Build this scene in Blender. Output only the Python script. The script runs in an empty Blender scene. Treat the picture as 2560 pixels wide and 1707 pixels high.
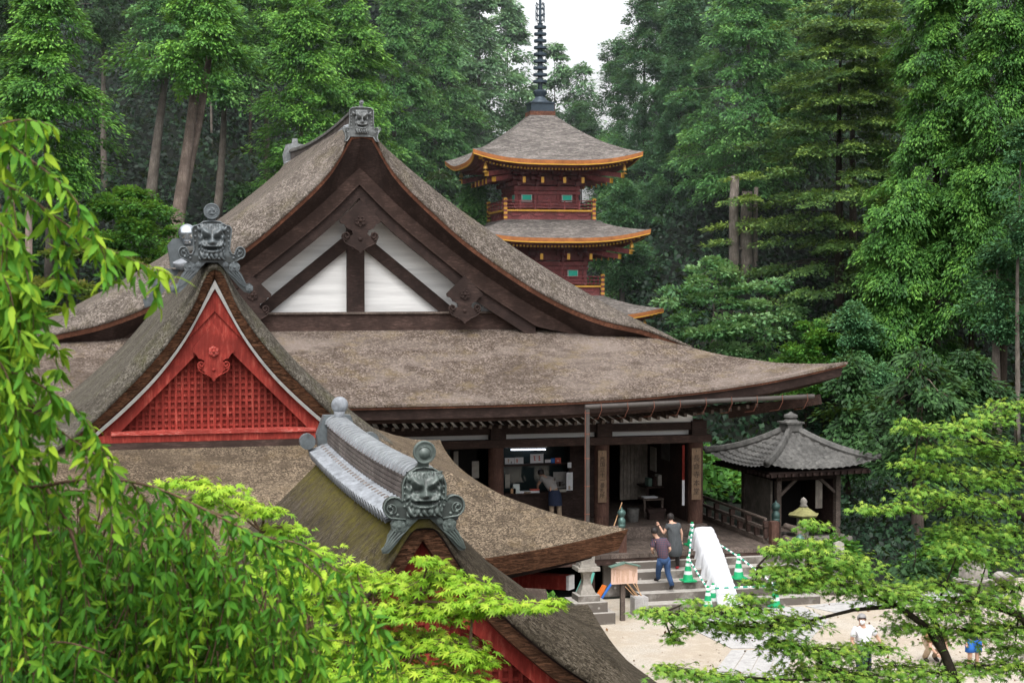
import bpy, math, random
import numpy as np
from mathutils import Vector, Matrix
random.seed(7); RNG=np.random.default_rng(11)
S=bpy.context.scene; COL=S.collection
rad=math.radians
# ------------------------------------------------------------------ camera
TH=rad(14.5); F_=4000.; PH=math.atan((853.5-692)/F_); CZ=9.4
cd=bpy.data.cameras.new('camera'); cam=bpy.data.objects.new('camera',cd); COL.objects.link(cam)
cam.location=(0,0,CZ); cam.rotation_euler=(rad(90)-PH,0,-TH)
cd.sensor_width=36; cd.lens=36*F_/2560; cd.clip_start=.1; cd.clip_end=2000; cd.dof.use_dof=True; cd.dof.focus_distance=40; cd.dof.aperture_fstop=10; S.camera=cam
_F=np.array((math.sin(TH)*math.cos(PH),math.cos(TH)*math.cos(PH),-math.sin(PH)))
_R=np.array((math.cos(TH),-math.sin(TH),0)); _U=np.array((math.sin(TH)*math.sin(PH),math.cos(TH)*math.sin(PH),math.cos(PH)))
KK=2560/2352
def at(x,y,Y=None,Z=None,d=None):
    """survey helper: photo point (2352 wide) to a world point on a plane of known depth/height"""
    r=_F+(x*KK-1280)/F_*_R-(y*KK-853.5)/F_*_U
    t=Y/r[1] if Y is not None else ((Z-CZ)/r[2] if Z is not None else d)
    return np.array((0,0,CZ))+r*t
# ------------------------------------------------------------------ materials
def nt(name):
    m=bpy.data.materials.new(name); m.use_nodes=True; t=m.node_tree; return m,t,t.nodes,t.links,t.nodes['Principled BSDF']
def N(t,ty,**k):
    n=t.nodes.new(ty)
    for a,b in k.items():
        if a in n.inputs: n.inputs[a].default_value=b
        else: setattr(n,a,b)
    return n
def ramp(t,stops,inp):
    r=t.nodes.new('ShaderNodeValToRGB'); e=r.color_ramp.elements
    while len(e)<len(stops): e.new(.5)
    for i,(p,c) in enumerate(stops): e[i].position=p; e[i].color=(*c,1)
    t.links.new(inp,r.inputs[0]); return r.outputs[0]
def coords(t,scale=(1,1,1),kind='Object',rot=(0,0,0)):
    c=t.nodes.new('ShaderNodeTexCoord'); mp=t.nodes.new('ShaderNodeMapping')
    mp.inputs['Scale'].default_value=scale; mp.inputs['Rotation'].default_value=rot
    t.links.new(c.outputs[kind],mp.inputs[0]); return mp.outputs[0]
def noise(t,vec,scale,detail=4,rough=.6,dist=0.):
    n=t.nodes.new('ShaderNodeTexNoise'); n.inputs['Scale'].default_value=scale; n.inputs['Detail'].default_value=detail
    n.inputs['Roughness'].default_value=rough; n.inputs['Distortion'].default_value=dist
    t.links.new(vec,n.inputs['Vector']); return n.outputs['Fac']
def mix(t,a,b,fac,mode='MIX'):
    m=t.nodes.new('ShaderNodeMix'); m.data_type='RGBA'; m.blend_type=mode
    for v,i in ((a,6),(b,7)):
        if isinstance(v,tuple): m.inputs[i].default_value=(*v,1)
        else: t.links.new(v,m.inputs[i])
    if isinstance(fac,float): m.inputs[0].default_value=fac
    else: t.links.new(fac,m.inputs[0])
    return m.outputs[2]
def bump(t,b,h,strength=.5,dist=.02):
    n=t.nodes.new('ShaderNodeBump'); n.inputs['Strength'].default_value=strength; n.inputs['Distance'].default_value=dist
    t.links.new(h,n.inputs['Height']); t.links.new(n.outputs[0],b.inputs['Normal'])
def plain(name,c,rough=.7,var=.25,sc=6,metal=0.,scale=(1,1,1),bs=.2,spec=.3):
    m,t,n,l,b=nt(name); v=coords(t,scale)
    f=noise(t,v,sc,6,.65); f2=noise(t,v,sc*.17,3,.5)
    d=tuple(x*(1-var) for x in c); u=tuple(min(1,x*(1+var)) for x in c)
    col=ramp(t,[(.3,d),(.7,u)],f); col=mix(t,col,tuple(x*(1-var*1.2) for x in c),ramp(t,[(.45,(0,0,0)),(.75,(.7,.7,.7))],f2))
    l.new(col,b.inputs['Base Color']); b.inputs['Roughness'].default_value=rough; b.inputs['Metallic'].default_value=metal
    b.inputs['Specular IOR Level'].default_value=spec
    if bs: bump(t,b,f,bs,.01)
    return m
def thatch(name,base,light,dark,moss=None,sc=1.,stretch=(1,1,1),mossz=None,chip=20.,bigk=.45):
    m,t,n,l,b=nt(name); v=coords(t,stretch)
    nz=t.nodes.new('ShaderNodeTexNoise'); nz.inputs['Scale'].default_value=chip*.8; nz.inputs['Detail'].default_value=2; l.new(v,nz.inputs['Vector'])
    wv=N(t,'ShaderNodeVectorMath',operation='MULTIPLY_ADD'); l.new(nz.outputs['Color'],wv.inputs[0]); wv.inputs[1].default_value=(.05,)*3; l.new(v,wv.inputs[2])
    vo=t.nodes.new('ShaderNodeTexVoronoi'); vo.inputs['Scale'].default_value=chip; l.new(wv.outputs[0],vo.inputs['Vector'])
    sp=t.nodes.new('ShaderNodeSeparateColor'); l.new(vo.outputs['Color'],sp.inputs[0])
    fine=noise(t,v,chip*1.4,6,.85); mid=noise(t,v,3.2*sc,6,.7); big=noise(t,coords(t,(.6,1,1)),.5*sc,5,.65,.5)
    ad=N(t,'ShaderNodeMath',operation='MULTIPLY_ADD'); l.new(sp.outputs[0],ad.inputs[0]); ad.inputs[1].default_value=.42
    a2=N(t,'ShaderNodeMath',operation='MULTIPLY_ADD'); l.new(fine,a2.inputs[0]); a2.inputs[1].default_value=.95; a2.inputs[2].default_value=-.16; l.new(a2.outputs[0],ad.inputs[2])
    col=ramp(t,[(.27,dark),(.48,base),(.62,tuple(.5*(x+y) for x,y in zip(base,light))),(.76,tuple(min(1,x*1.15) for x in light))],ad.outputs[0])
    col=mix(t,col,tuple(x*.55 for x in base),ramp(t,[(.36,(.75,)*3),(.55,(0,)*3)],mid))
    col=mix(t,col,tuple(x*.6 for x in base),ramp(t,[(.34,(.6,)*3),(.48,(0,)*3)],noise(t,coords(t,(.4,1,1)),.34*sc,5,.7,.8)))
    col=mix(t,col,light,ramp(t,[(.50,(0,)*3),(.70,(bigk,)*3)],big))
    if moss:
        mb=noise(t,coords(t),1.1*sc,6,.75)
        col=mix(t,col,moss,ramp(t,[(.52,(0,)*3),(.68,(.45,)*3)],mb))
    if mossz:
        g=t.nodes.new('ShaderNodeTexCoord'); sz=t.nodes.new('ShaderNodeSeparateXYZ'); l.new(g.outputs['Object'],sz.inputs[0])
        mr=N(t,'ShaderNodeMapRange'); mr.inputs[1].default_value=mossz[0]; mr.inputs[2].default_value=mossz[1]; l.new(sz.outputs['Z'],mr.inputs[0])
        nn=noise(t,coords(t,(3,3,1.2)),2.2,6,.75); mu=N(t,'ShaderNodeMath',operation='MULTIPLY'); l.new(mr.outputs[0],mu.inputs[0]); l.new(nn,mu.inputs[1])
        lx=ramp(t,[(.25,(0,)*3),(.5,(.85,)*3)],mu.outputs[0])
        gt=N(t,'ShaderNodeMapRange'); gt.inputs[1].default_value=.25; gt.inputs[2].default_value=-.15; l.new(sz.outputs['X'],gt.inputs[0])
        m3=N(t,'ShaderNodeMath',operation='MULTIPLY'); l.new(lx,m3.inputs[0]); l.new(gt.outputs[0],m3.inputs[1])
        col=mix(t,col,mossz[2],m3.outputs[0])
    l.new(col,b.inputs['Base Color']); b.inputs['Roughness'].default_value=.95; b.inputs['Specular IOR Level'].default_value=.08
    a3=N(t,'ShaderNodeMath',operation='ADD'); l.new(ad.outputs[0],a3.inputs[0]); l.new(mid,a3.inputs[1])
    bump(t,b,a3.outputs[0],.9,.05)
    return m
def wood(name,c,light,sc=1.,axis=(1,1,1),rough=.75):
    m,t,n,l,b=nt(name); v=coords(t,axis)
    f=noise(t,v,14*sc,6,.7,.3); w=noise(t,coords(t),1.6*sc,5,.7)
    col=ramp(t,[(.35,tuple(x*.55 for x in c)),(.52,c),(.7,light)],f)
    col=mix(t,col,tuple(x*.5 for x in c),ramp(t,[(.42,(.8,)*3),(.6,(0,)*3)],w))
    l.new(col,b.inputs['Base Color']); b.inputs['Roughness'].default_value=rough; b.inputs['Specular IOR Level'].default_value=.2
    bump(t,b,f,.35,.01); return m
def leafmat(name,c0,c1,c2,trans=.3,rough=.55,spec=.25):
    m,t,n,l,b=nt(name); a=t.nodes.new('ShaderNodeAttribute'); a.attribute_name='tone'
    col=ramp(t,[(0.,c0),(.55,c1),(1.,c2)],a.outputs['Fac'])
    l.new(col,b.inputs['Base Color']); b.inputs['Roughness'].default_value=rough; b.inputs['Specular IOR Level'].default_value=spec
    tr=t.nodes.new('ShaderNodeBsdfTranslucent'); l.new(mix(t,col,(.45,.6,.05),.25),tr.inputs[0])
    ms=t.nodes.new('ShaderNodeMixShader'); ms.inputs[0].default_value=trans
    l.new(b.outputs[0],ms.inputs[1]); l.new(tr.outputs[0],ms.inputs[2]); l.new(ms.outputs[0],n['Material Output'].inputs['Surface']); return m
M={}
M['thatch']=thatch('cypress_bark_thatch',(.130,.099,.078),(.285,.235,.205),(.044,.033,.026),moss=(.21,.155,.07),chip=24,bigk=.65)
M['thatch_up']=thatch('upper_bark_thatch',(.125,.104,.086),(.285,.245,.215),(.044,.036,.029),moss=(.135,.115,.065),chip=24,bigk=.4)
M['thatch_red']=thatch('straw_brown_thatch',(.135,.104,.075),(.36,.28,.195),(.04,.03,.021),moss=(.22,.155,.08),sc=1.15,chip=40,bigk=.3)
M['thatch_front']=thatch('mossy_dark_thatch',(.085,.069,.048),(.20,.168,.128),(.026,.021,.015),sc=1.3,stretch=(.45,1.6,.45),mossz=(5.2,6.5,(.19,.165,.03)),chip=60,bigk=.3)
M['thatch_cut']=thatch('cut_thatch_edge',(.115,.058,.034),(.26,.125,.07),(.035,.018,.011),sc=1.6,stretch=(.5,.5,2.5),chip=22)
M['thatch_grey']=thatch('grey_verge_thatch',(.105,.091,.073),(.23,.21,.175),(.038,.032,.025),moss=(.11,.11,.04),sc=1.3,chip=32,bigk=.3)
M['trim']=wood('rust_brown_trim',(.15,.062,.037),(.25,.115,.07),1.,(1,1,1))
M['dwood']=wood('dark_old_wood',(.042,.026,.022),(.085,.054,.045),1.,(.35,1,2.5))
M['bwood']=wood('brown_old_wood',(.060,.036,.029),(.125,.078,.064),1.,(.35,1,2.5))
M['post']=wood('reddish_brown_post_wood',(.105,.054,.040),(.19,.11,.085),1.,(3,3,.3))
M['palewood']=wood('pale_weathered_boards',(.30,.26,.22),(.42,.38,.33),1.,(3,3,.3))
M['greywood']=wood('weathered_grey_wood',(.135,.105,.088),(.26,.21,.18),1.,(2,.4,2))
M['signwood']=wood('pale_sign_wood',(.27,.18,.115),(.37,.26,.18),1.,(4,4,.4))
M['white']=plain('white_plaster',(.72,.715,.70),.85,.22,.9,scale=(.35,1,5))
M['strip']=plain('greyed_white_paint',(.37,.36,.34),.85,.25,6)
M['redlac']=wood('red_lacquer',(.29,.034,.024),(.44,.105,.075),.8,(1.5,1,.25),.7)
M['redold']=wood('worn_red_sill',(.43,.06,.045),(.62,.30,.25),1.2,(.5,3,3),.6)
M['tile']=plain('grey_roof_tile',(.095,.092,.086),.6,.55,6,spec=.3)
M['tile_l']=plain('pale_grey_tile_ends',(.22,.235,.255),.55,.4,9)
M['captile']=plain('light_grey_cap_tiles',(.26,.275,.29),.35,.3,6,spec=.6)
M['tile_n']=wood('brown_grey_flat_tiles',(.20,.17,.155),(.32,.28,.26),1.,(1,1,1))
M['onitile']=plain('green_grey_ridge_tile',(.088,.108,.098),.42,.4,7,spec=.5)
M['onitile2']=plain('blue_grey_ridge_tile',(.10,.115,.122),.42,.4,7,spec=.5)
M['onitile3']=plain('lichen_grey_ridge_tile',(.19,.20,.20),.6,.5,9)
def hollow_shade(m):
    """shade painted into the hollows of carved tile"""
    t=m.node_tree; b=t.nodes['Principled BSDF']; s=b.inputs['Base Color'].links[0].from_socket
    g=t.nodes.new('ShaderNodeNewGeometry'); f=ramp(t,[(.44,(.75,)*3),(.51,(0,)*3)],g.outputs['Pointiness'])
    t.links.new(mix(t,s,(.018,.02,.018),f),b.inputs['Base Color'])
for k_ in ('onitile','onitile2','onitile3'): hollow_shade(M[k_])  # recess shade put into the colour of the carved ridge tiles
M['silver']=plain('silver_metal_ball',(.62,.66,.72),.22,.1,3,metal=.9)
M['pagred']=wood('pagoda_red_paint',(.30,.085,.085),(.37,.12,.12),1.,(1,1,1),.6)
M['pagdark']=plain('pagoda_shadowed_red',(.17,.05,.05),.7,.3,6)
M['orange']=plain('orange_eave_trim',(.40,.145,.045),.65,.3,4)
M['yellow']=plain('yellow_painted_ends',(.66,.34,.05),.55,.15,5)
M['teal']=plain('teal_window_panel',(.03,.50,.36),.5,.15,6)
M['bronze']=plain('dark_bronze_finial',(.045,.065,.085),.45,.3,5,metal=.3)
M['gbronze']=plain('green_bronze_cap',(.085,.15,.135),.4,.3,7,metal=.4)
M['gold']=plain('golden_bell_metal',(.65,.36,.08),.4,.2,6,metal=.5)
M['pagroof']=thatch('pagoda_bark_roof',(.138,.124,.115),(.25,.225,.205),(.085,.075,.069),sc=.8,stretch=(.35,.35,2.2),chip=15,bigk=.4)
M['stone']=plain('weathered_stone',(.27,.25,.22),.92,.45,5,bs=.4)
def stepstone():
    m,t,n,l,b=nt('lichen_step_stone'); v=coords(t)
    f=noise(t,v,9,6,.7); g=noise(t,v,1.3,5,.65)
    col=ramp(t,[(.3,(.25,.23,.205)),(.7,(.42,.395,.36))],f)
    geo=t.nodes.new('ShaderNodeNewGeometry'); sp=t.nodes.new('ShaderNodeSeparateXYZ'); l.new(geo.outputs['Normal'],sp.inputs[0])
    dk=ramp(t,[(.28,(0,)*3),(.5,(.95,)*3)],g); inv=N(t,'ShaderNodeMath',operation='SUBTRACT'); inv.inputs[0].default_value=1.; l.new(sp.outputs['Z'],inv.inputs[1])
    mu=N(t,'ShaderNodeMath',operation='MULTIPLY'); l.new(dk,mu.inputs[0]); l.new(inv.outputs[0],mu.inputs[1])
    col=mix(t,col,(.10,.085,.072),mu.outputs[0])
    vo=t.nodes.new('ShaderNodeTexVoronoi'); vo.inputs['Scale'].default_value=3.2; l.new(v,vo.inputs['Vector'])
    sp2=ramp(t,[(.10,(.7,)*3),(.17,(0,)*3)],vo.outputs['Distance'])
    mu2=N(t,'ShaderNodeMath',operation='MULTIPLY'); l.new(sp2,mu2.inputs[0]); l.new(mu.outputs[0],mu2.inputs[1])
    col=mix(t,col,(.46,.44,.40),mu2.outputs[0])
    l.new(col,b.inputs['Base Color']); b.inputs['Roughness'].default_value=.92; bump(t,b,f,.4,.01); return m
M['step']=stepstone()
M['granite']=plain('grey_granite',(.40,.39,.38),.85,.25,30,bs=.2)
M['gravel']=None
def gravel():
    m,t,n,l,b=nt('beige_gravel'); v=coords(t)
    f=noise(t,v,30,4,.8); g=noise(t,v,.5,5,.6); h=noise(t,v,3,5,.7)
    col=ramp(t,[(.32,(.225,.195,.16)),(.5,(.41,.365,.305)),(.68,(.62,.57,.495))],f)
    col=mix(t,col,(.36,.29,.21),ramp(t,[(.40,(.6,)*3),(.58,(0,)*3)],g))
    col=mix(t,col,(.56,.49,.40),ramp(t,[(.5,(0,)*3),(.7,(.5,)*3)],h))
    l.new(col,b.inputs['Base Color']); b.inputs['Roughness'].default_value=.95; bump(t,b,f,.6,.03); return m
M['gravel']=gravel()
M['soil']=plain('forest_floor_soil',(.006,.009,.005),.95,.6,2)  # near-black, standing in for the shade of the dense canopy
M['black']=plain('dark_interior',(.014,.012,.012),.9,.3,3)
M['iron']=plain('dark_iron',(.05,.05,.05),.5,.2,5)
M['gutter']=plain('brown_grey_gutter',(.062,.054,.049),.6,.2,5)
M['gutter2']=plain('grey_metal_gutter',(.17,.18,.20),.5,.12,5)
M['copper']=plain('copper_red_bracket',(.17,.065,.043),.55,.25,5)
M['paper']=plain('white_paper',(.74,.75,.78),.8,.04,3)
M['paper2']=plain('yellowed_paper',(.36,.34,.30),.8,.25,7)
M['ink']=plain('black_ink',(.035,.026,.022),.8,.1,5)
M['redink']=plain('red_seal_ink',(.55,.12,.09),.8,.1,5)
M['cone']=plain('green_cone_plastic',(.008,.34,.13),.4,.12,4,spec=.5)
M['reflect']=plain('grey_white_reflective_band',(.62,.68,.66),.4,.08,5)
M['polew']=plain('white_pole_plastic',(.85,.86,.86),.4,.05,5)
M['poleg']=plain('green_pole_band',(.01,.27,.17),.4,.1,5)
M['sheet']=plain('white_tarpaulin',(.62,.63,.66),.6,.08,2.5,bs=.9)
M['skin']=plain('skin',(.50,.30,.215),.55,.1,6)
M['hair']=plain('black_hair',(.02,.016,.015),.5,.3,20)
M['greyhair']=plain('grey_hair',(.24,.23,.23),.6,.3,30)
M['denim']=plain('blue_denim',(.035,.075,.17),.85,.3,12)
M['greytop']=plain('light_grey_cloth',(.33,.315,.30),.85,.12,9)
M['navy']=plain('navy_cloth',(.025,.035,.07),.85,.2,9)
M['beige']=plain('beige_cloth',(.42,.32,.225),.85,.12,9)
M['chdress']=plain('charcoal_dress_cloth',(.062,.068,.072),.85,.25,7,scale=(5,5,.4))
M['leather']=plain('black_leather',(.02,.02,.022),.4,.2,9)
M['redshoe']=plain('red_shoe',(.5,.04,.05),.6,.1,9)
M['blueshort']=plain('blue_cloth',(.02,.11,.38),.8,.15,9)
M['brownc']=plain('brown_cloth',(.34,.17,.10),.85,.1,9)
M['tealsheet']=plain('teal_sheet',(.10,.36,.30),.6,.15,4)
M['orangec']=plain('orange_cloth',(.75,.19,.03),.6,.1,4)
M['bluec']=plain('blue_plastic',(.03,.16,.55),.5,.1,4)
M['bamboo']=plain('bamboo_stick',(.42,.25,.13),.6,.2,9)
M['boardpink']=plain('pale_pink_notice_board',(.62,.43,.34),.8,.08,4)
M['greenroof']=plain('copper_green_board_roof',(.10,.16,.13),.7,.2,6)
M['mossstone']=plain('mossy_stone',(.25,.24,.10),.9,.4,5)
M['bark']=wood('brown_cypress_bark',(.19,.145,.12),(.39,.315,.275),.9,(4,4,.15),.95)
M['barkg']=wood('grey_cypress_bark',(.175,.148,.125),(.32,.28,.245),.8,(3,3,.25),.95)
M['barkd']=wood('dark_tree_bark',(.045,.034,.026),(.085,.068,.05),.8,(3,3,.3),.95)
M['twig']=wood('brown_twig_bark',(.16,.095,.06),(.27,.175,.12),3.,(1,1,1),.8)
M['twigd']=wood('dark_twig_bark',(.035,.026,.018),(.07,.052,.036),3.,(1,1,1),.8)
def plaid():
    m,t,n,l,b=nt('red_blue_plaid_cloth'); v=coords(t)
    w1=t.nodes.new('ShaderNodeTexWave'); w1.inputs['Scale'].default_value=6.5; w1.bands_direction='X'; l.new(v,w1.inputs['Vector'])
    w2=t.nodes.new('ShaderNodeTexWave'); w2.inputs['Scale'].default_value=6.5; w2.bands_direction='Z'; l.new(v,w2.inputs['Vector'])
    col=ramp(t,[(.25,(.02,.03,.055)),(.55,(.055,.068,.09)),(.72,(.06,.07,.10)),(.92,(.15,.022,.027))],w1.outputs[0])
    col2=ramp(t,[(.25,(.02,.035,.06)),(.55,(.055,.065,.085)),(.72,(.05,.065,.10)),(.92,(.15,.022,.027))],w2.outputs[0])
    l.new(mix(t,col,col2,.5),b.inputs['Base Color']); b.inputs['Roughness'].default_value=.85; return m
M['plaid']=plaid()
def emis(name,c,s):
    m,t,n,l,b=nt(name); b.inputs['Emission Color'].default_value=(*c,1); b.inputs['Emission Strength'].default_value=s; return m
M['lamp']=emis('lit_fluorescent_tube',(.72,.82,1.),5.)
def glassm():
    m,t,n,l,b=nt('dark_window_glass'); b.inputs['Base Color'].default_value=(.02,.03,.03,1); b.inputs['Roughness'].default_value=.08
    b.inputs['Specular IOR Level'].default_value=.6; return m
M['glass']=glassm()
# ------------------------------------------------------------------ mesh helpers
class MB:
    def __init__(s): s.v=[]; s.f=[]; s.mi=[]; s.cur=0
    def add(s,vs,fs):
        o=len(s.v); s.v+= [tuple(map(float,p)) for p in vs]; s.f+=[tuple(i+o for i in f) for f in fs]; s.mi+=[s.cur]*len(fs); return s
    def box(s,c,d,rz=0.,m=None):
        x,y,z=(k/2 for k in d); vs=[(a*x,b*y,e*z) for a in(-1,1) for b in(-1,1) for e in(-1,1)]
        if m is None: m=Matrix.Rotation(rz,3,'Z')
        vs=[tuple(m@Vector(p)+Vector(c)) for p in vs]
        return s.add(vs,[(0,1,3,2),(4,6,7,5),(0,4,5,1),(2,3,7,6),(0,2,6,4),(1,5,7,3)])
    def b2(s,lo,hi): return s.box([(a+b)/2 for a,b in zip(lo,hi)],[b-a for a,b in zip(lo,hi)])
    def beam(s,p,q,w,h,up=(0,0,1)):
        p=Vector(p);q=Vector(q);d=(q-p);L=d.length;d.normalize();u=Vector(up);r=d.cross(u)
        if r.length<1e-4: r=d.cross(Vector((0,1,0)))
        r.normalize();u=r.cross(d); m=Matrix((r,d,u)).transposed(); return s.box((p+q)/2,(w,L,h),m=m)
    def tube(s,pts,rs,n=8,caps=True):
        pts=[Vector(p) for p in pts]; 
        if not hasattr(rs,'__len__'): rs=[rs]*len(pts)
        o=[];pr=None
        for i,p in enumerate(pts):
            d=(pts[min(i+1,len(pts)-1)]-pts[max(i-1,0)])
            if d.length<1e-6: d=Vector((0,0,1))
            d.normalize(); a=pr if pr is not None else (Vector((1,0,0)) if abs(d.x)<.9 else Vector((0,1,0)))
            a=(a-d*a.dot(d)); a.normalize(); pr=a; b=d.cross(a)
            o+=[tuple(p+(a*math.cos(2*math.pi*k/n)+b*math.sin(2*math.pi*k/n))*rs[i]) for k in range(n)]
        fs=[(i*n+k,i*n+(k+1)%n,(i+1)*n+(k+1)%n,(i+1)*n+k) for i in range(len(pts)-1) for k in range(n)]
        if caps: fs+=[tuple(range(n-1,-1,-1)),tuple((len(pts)-1)*n+k for k in range(n))]
        return s.add(o,fs)
    def lathe(s,prof,c=(0,0,0),n=16,rot=0.):
        vs=[];
        for r,z in prof: vs+=[(c[0]+r*math.cos(2*math.pi*k/n+rot),c[1]+r*math.sin(2*math.pi*k/n+rot),c[2]+z) for k in range(n)]
        m=len(prof); fs=[(i*n+k,i*n+(k+1)%n,(i+1)*n+(k+1)%n,(i+1)*n+k) for i in range(m-1) for k in range(n)]
        fs+=[tuple(range(n-1,-1,-1)),tuple((m-1)*n+k for k in range(n))]; return s.add(vs,fs)
    def prism(s,poly,y0,y1,o=(0,0,0)):
        """polygon in the x/z plane extruded along y"""
        n=len(poly); vs=[(o[0]+p[0],o[1]+y,o[2]+p[1]) for y in (y0,y1) for p in poly]
        return s.add(vs,[tuple(range(n)),tuple(range(2*n-1,n-1,-1))]+[(k,k+n,(k+1)%n+n,(k+1)%n) for k in range(n)])
    def disc(s,c,r,t,n=16):
        """disc facing -y"""
        return s.prism([(r*math.cos(2*math.pi*k/n),r*math.sin(2*math.pi*k/n)) for k in range(n)],-t,0,c)
    def dome(s,c,r,fl=.6,n=8):
        """half ball bulging to -y"""
        vs=[(c[0],c[1]-r*fl,c[2])]
        for a in (.5,1.):
            vs+=[(c[0]+r*math.sin(a*math.pi/2)*math.cos(2*math.pi*k/n),c[1]-r*fl*math.cos(a*math.pi/2),c[2]+r*math.sin(a*math.pi/2)*math.sin(2*math.pi*k/n)) for k in range(n)]
        fs=[(0,1+k,1+(k+1)%n) for k in range(n)]+[(1+k,1+n+k,1+n+(k+1)%n,1+(k+1)%n) for k in range(n)]
        return s.add(vs,fs)
    def ball(s,c,r,n=12,m=8,sc=(1,1,1)):
        vs=[];
        for i in range(m+1):
            a=math.pi*i/m; vs+=[(c[0]+sc[0]*r*math.sin(a)*math.cos(2*math.pi*k/n),c[1]+sc[1]*r*math.sin(a)*math.sin(2*math.pi*k/n),c[2]-sc[2]*r*math.cos(a)) for k in range(n)]
        return s.add(vs,[(i*n+k,i*n+(k+1)%n,(i+1)*n+(k+1)%n,(i+1)*n+k) for i in range(m) for k in range(n)])
    def grid(s,fn,nu,nv):
        vs=[fn(i/nu,j/nv) for j in range(nv+1) for i in range(nu+1)]; w=nu+1
        return s.add(vs,[(j*w+i,j*w+i+1,(j+1)*w+i+1,(j+1)*w+i) for j in range(nv) for i in range(nu)])
    def rows(s,rows,close=False):
        n=len(rows[0]); vs=[p for r in rows for p in r]
        return s.add(vs,[(j*n+i,j*n+i+1,(j+1)*n+i+1,(j+1)*n+i) for j in range(len(rows)-1) for i in range(n-1)])
ROOT={}
def origin(o):
    while o is not None:
        if o.name in ROOT: return ROOT[o.name]
        o=o.parent
    return (0,0,0)
def link(name,mb,mats,parent=None,smooth=False,off=None,label=None,auto=None):
    me=bpy.data.meshes.new(name); o=off if off is not None else (origin(parent) if parent else (0,0,0))
    me.from_pydata([(p[0]-o[0],p[1]-o[1],p[2]-o[2]) for p in mb.v],[],mb.f)
    for m in (mats if isinstance(mats,list) else [mats]): me.materials.append(M[m] if isinstance(m,str) else m)
    if any(mb.mi): me.polygons.foreach_set('material_index',mb.mi)
    if smooth or auto:
        me.polygons.foreach_set('use_smooth',[True]*len(me.polygons))
    if auto: me.set_sharp_from_angle(angle=rad(auto))
    me.update(); ob=bpy.data.objects.new(name,me); COL.objects.link(ob)
    if parent: ob.parent=parent
    if label: ob['label']=label
    return ob
def tag(o,label,cat,group=None,kind=None):
    o['label']=label; o['category']=cat
    if group: o['group']=group
    if kind: o['kind']=kind
    return o
def thing(name,label,cat,loc=(0,0,0),group=None,rz=0.,scale=1.):
    o=bpy.data.objects.new(name,None); COL.objects.link(o); o.location=loc; o.empty_display_size=.3
    o.rotation_euler=(0,0,rz); o.scale=(scale,)*3
    ROOT[o.name]=tuple(loc) if (rz==0 and scale==1.) else (0,0,0)
    return tag(o,label,cat,group)
def solo(name,mb,mats,label,cat,group=None,smooth=False,base=None,auto=None):
    """a thing that is one mesh, with its origin at its base"""
    if base is None:
        a=np.array(mb.v); base=((a[:,0].min()+a[:,0].max())/2,(a[:,1].min()+a[:,1].max())/2,a[:,2].min())
    o=link(name,mb,mats,None,smooth,base,auto=auto); o.location=base; return tag(o,label,cat,group)
def structure(name,mb,mats,smooth=False):
    o=link(name,mb,mats,None,smooth); o['kind']='structure'; return o
def curve(pts):
    """smooth monotone interpolation"""
    xs=np.array([p[0] for p in pts],float); ys=np.array([p[1] for p in pts],float)
    h=np.diff(xs); d=np.diff(ys)/h; m=np.zeros(len(xs)); m[0]=d[0]; m[-1]=d[-1]
    for i in range(1,len(xs)-1):
        m[i]=0 if d[i-1]*d[i]<=0 else 2/(1/d[i-1]+1/d[i])
    def f(x):
        x=min(max(x,xs[0]),xs[-1]); i=min(int(np.searchsorted(xs,x,'right'))-1,len(h)-1); t=(x-xs[i])/h[i]
        return float((2*t**3-3*t*t+1)*ys[i]+(t**3-2*t*t+t)*h[i]*m[i]+(-2*t**3+3*t*t)*ys[i+1]+(t**3-t*t)*h[i]*m[i+1])
    return f
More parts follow.
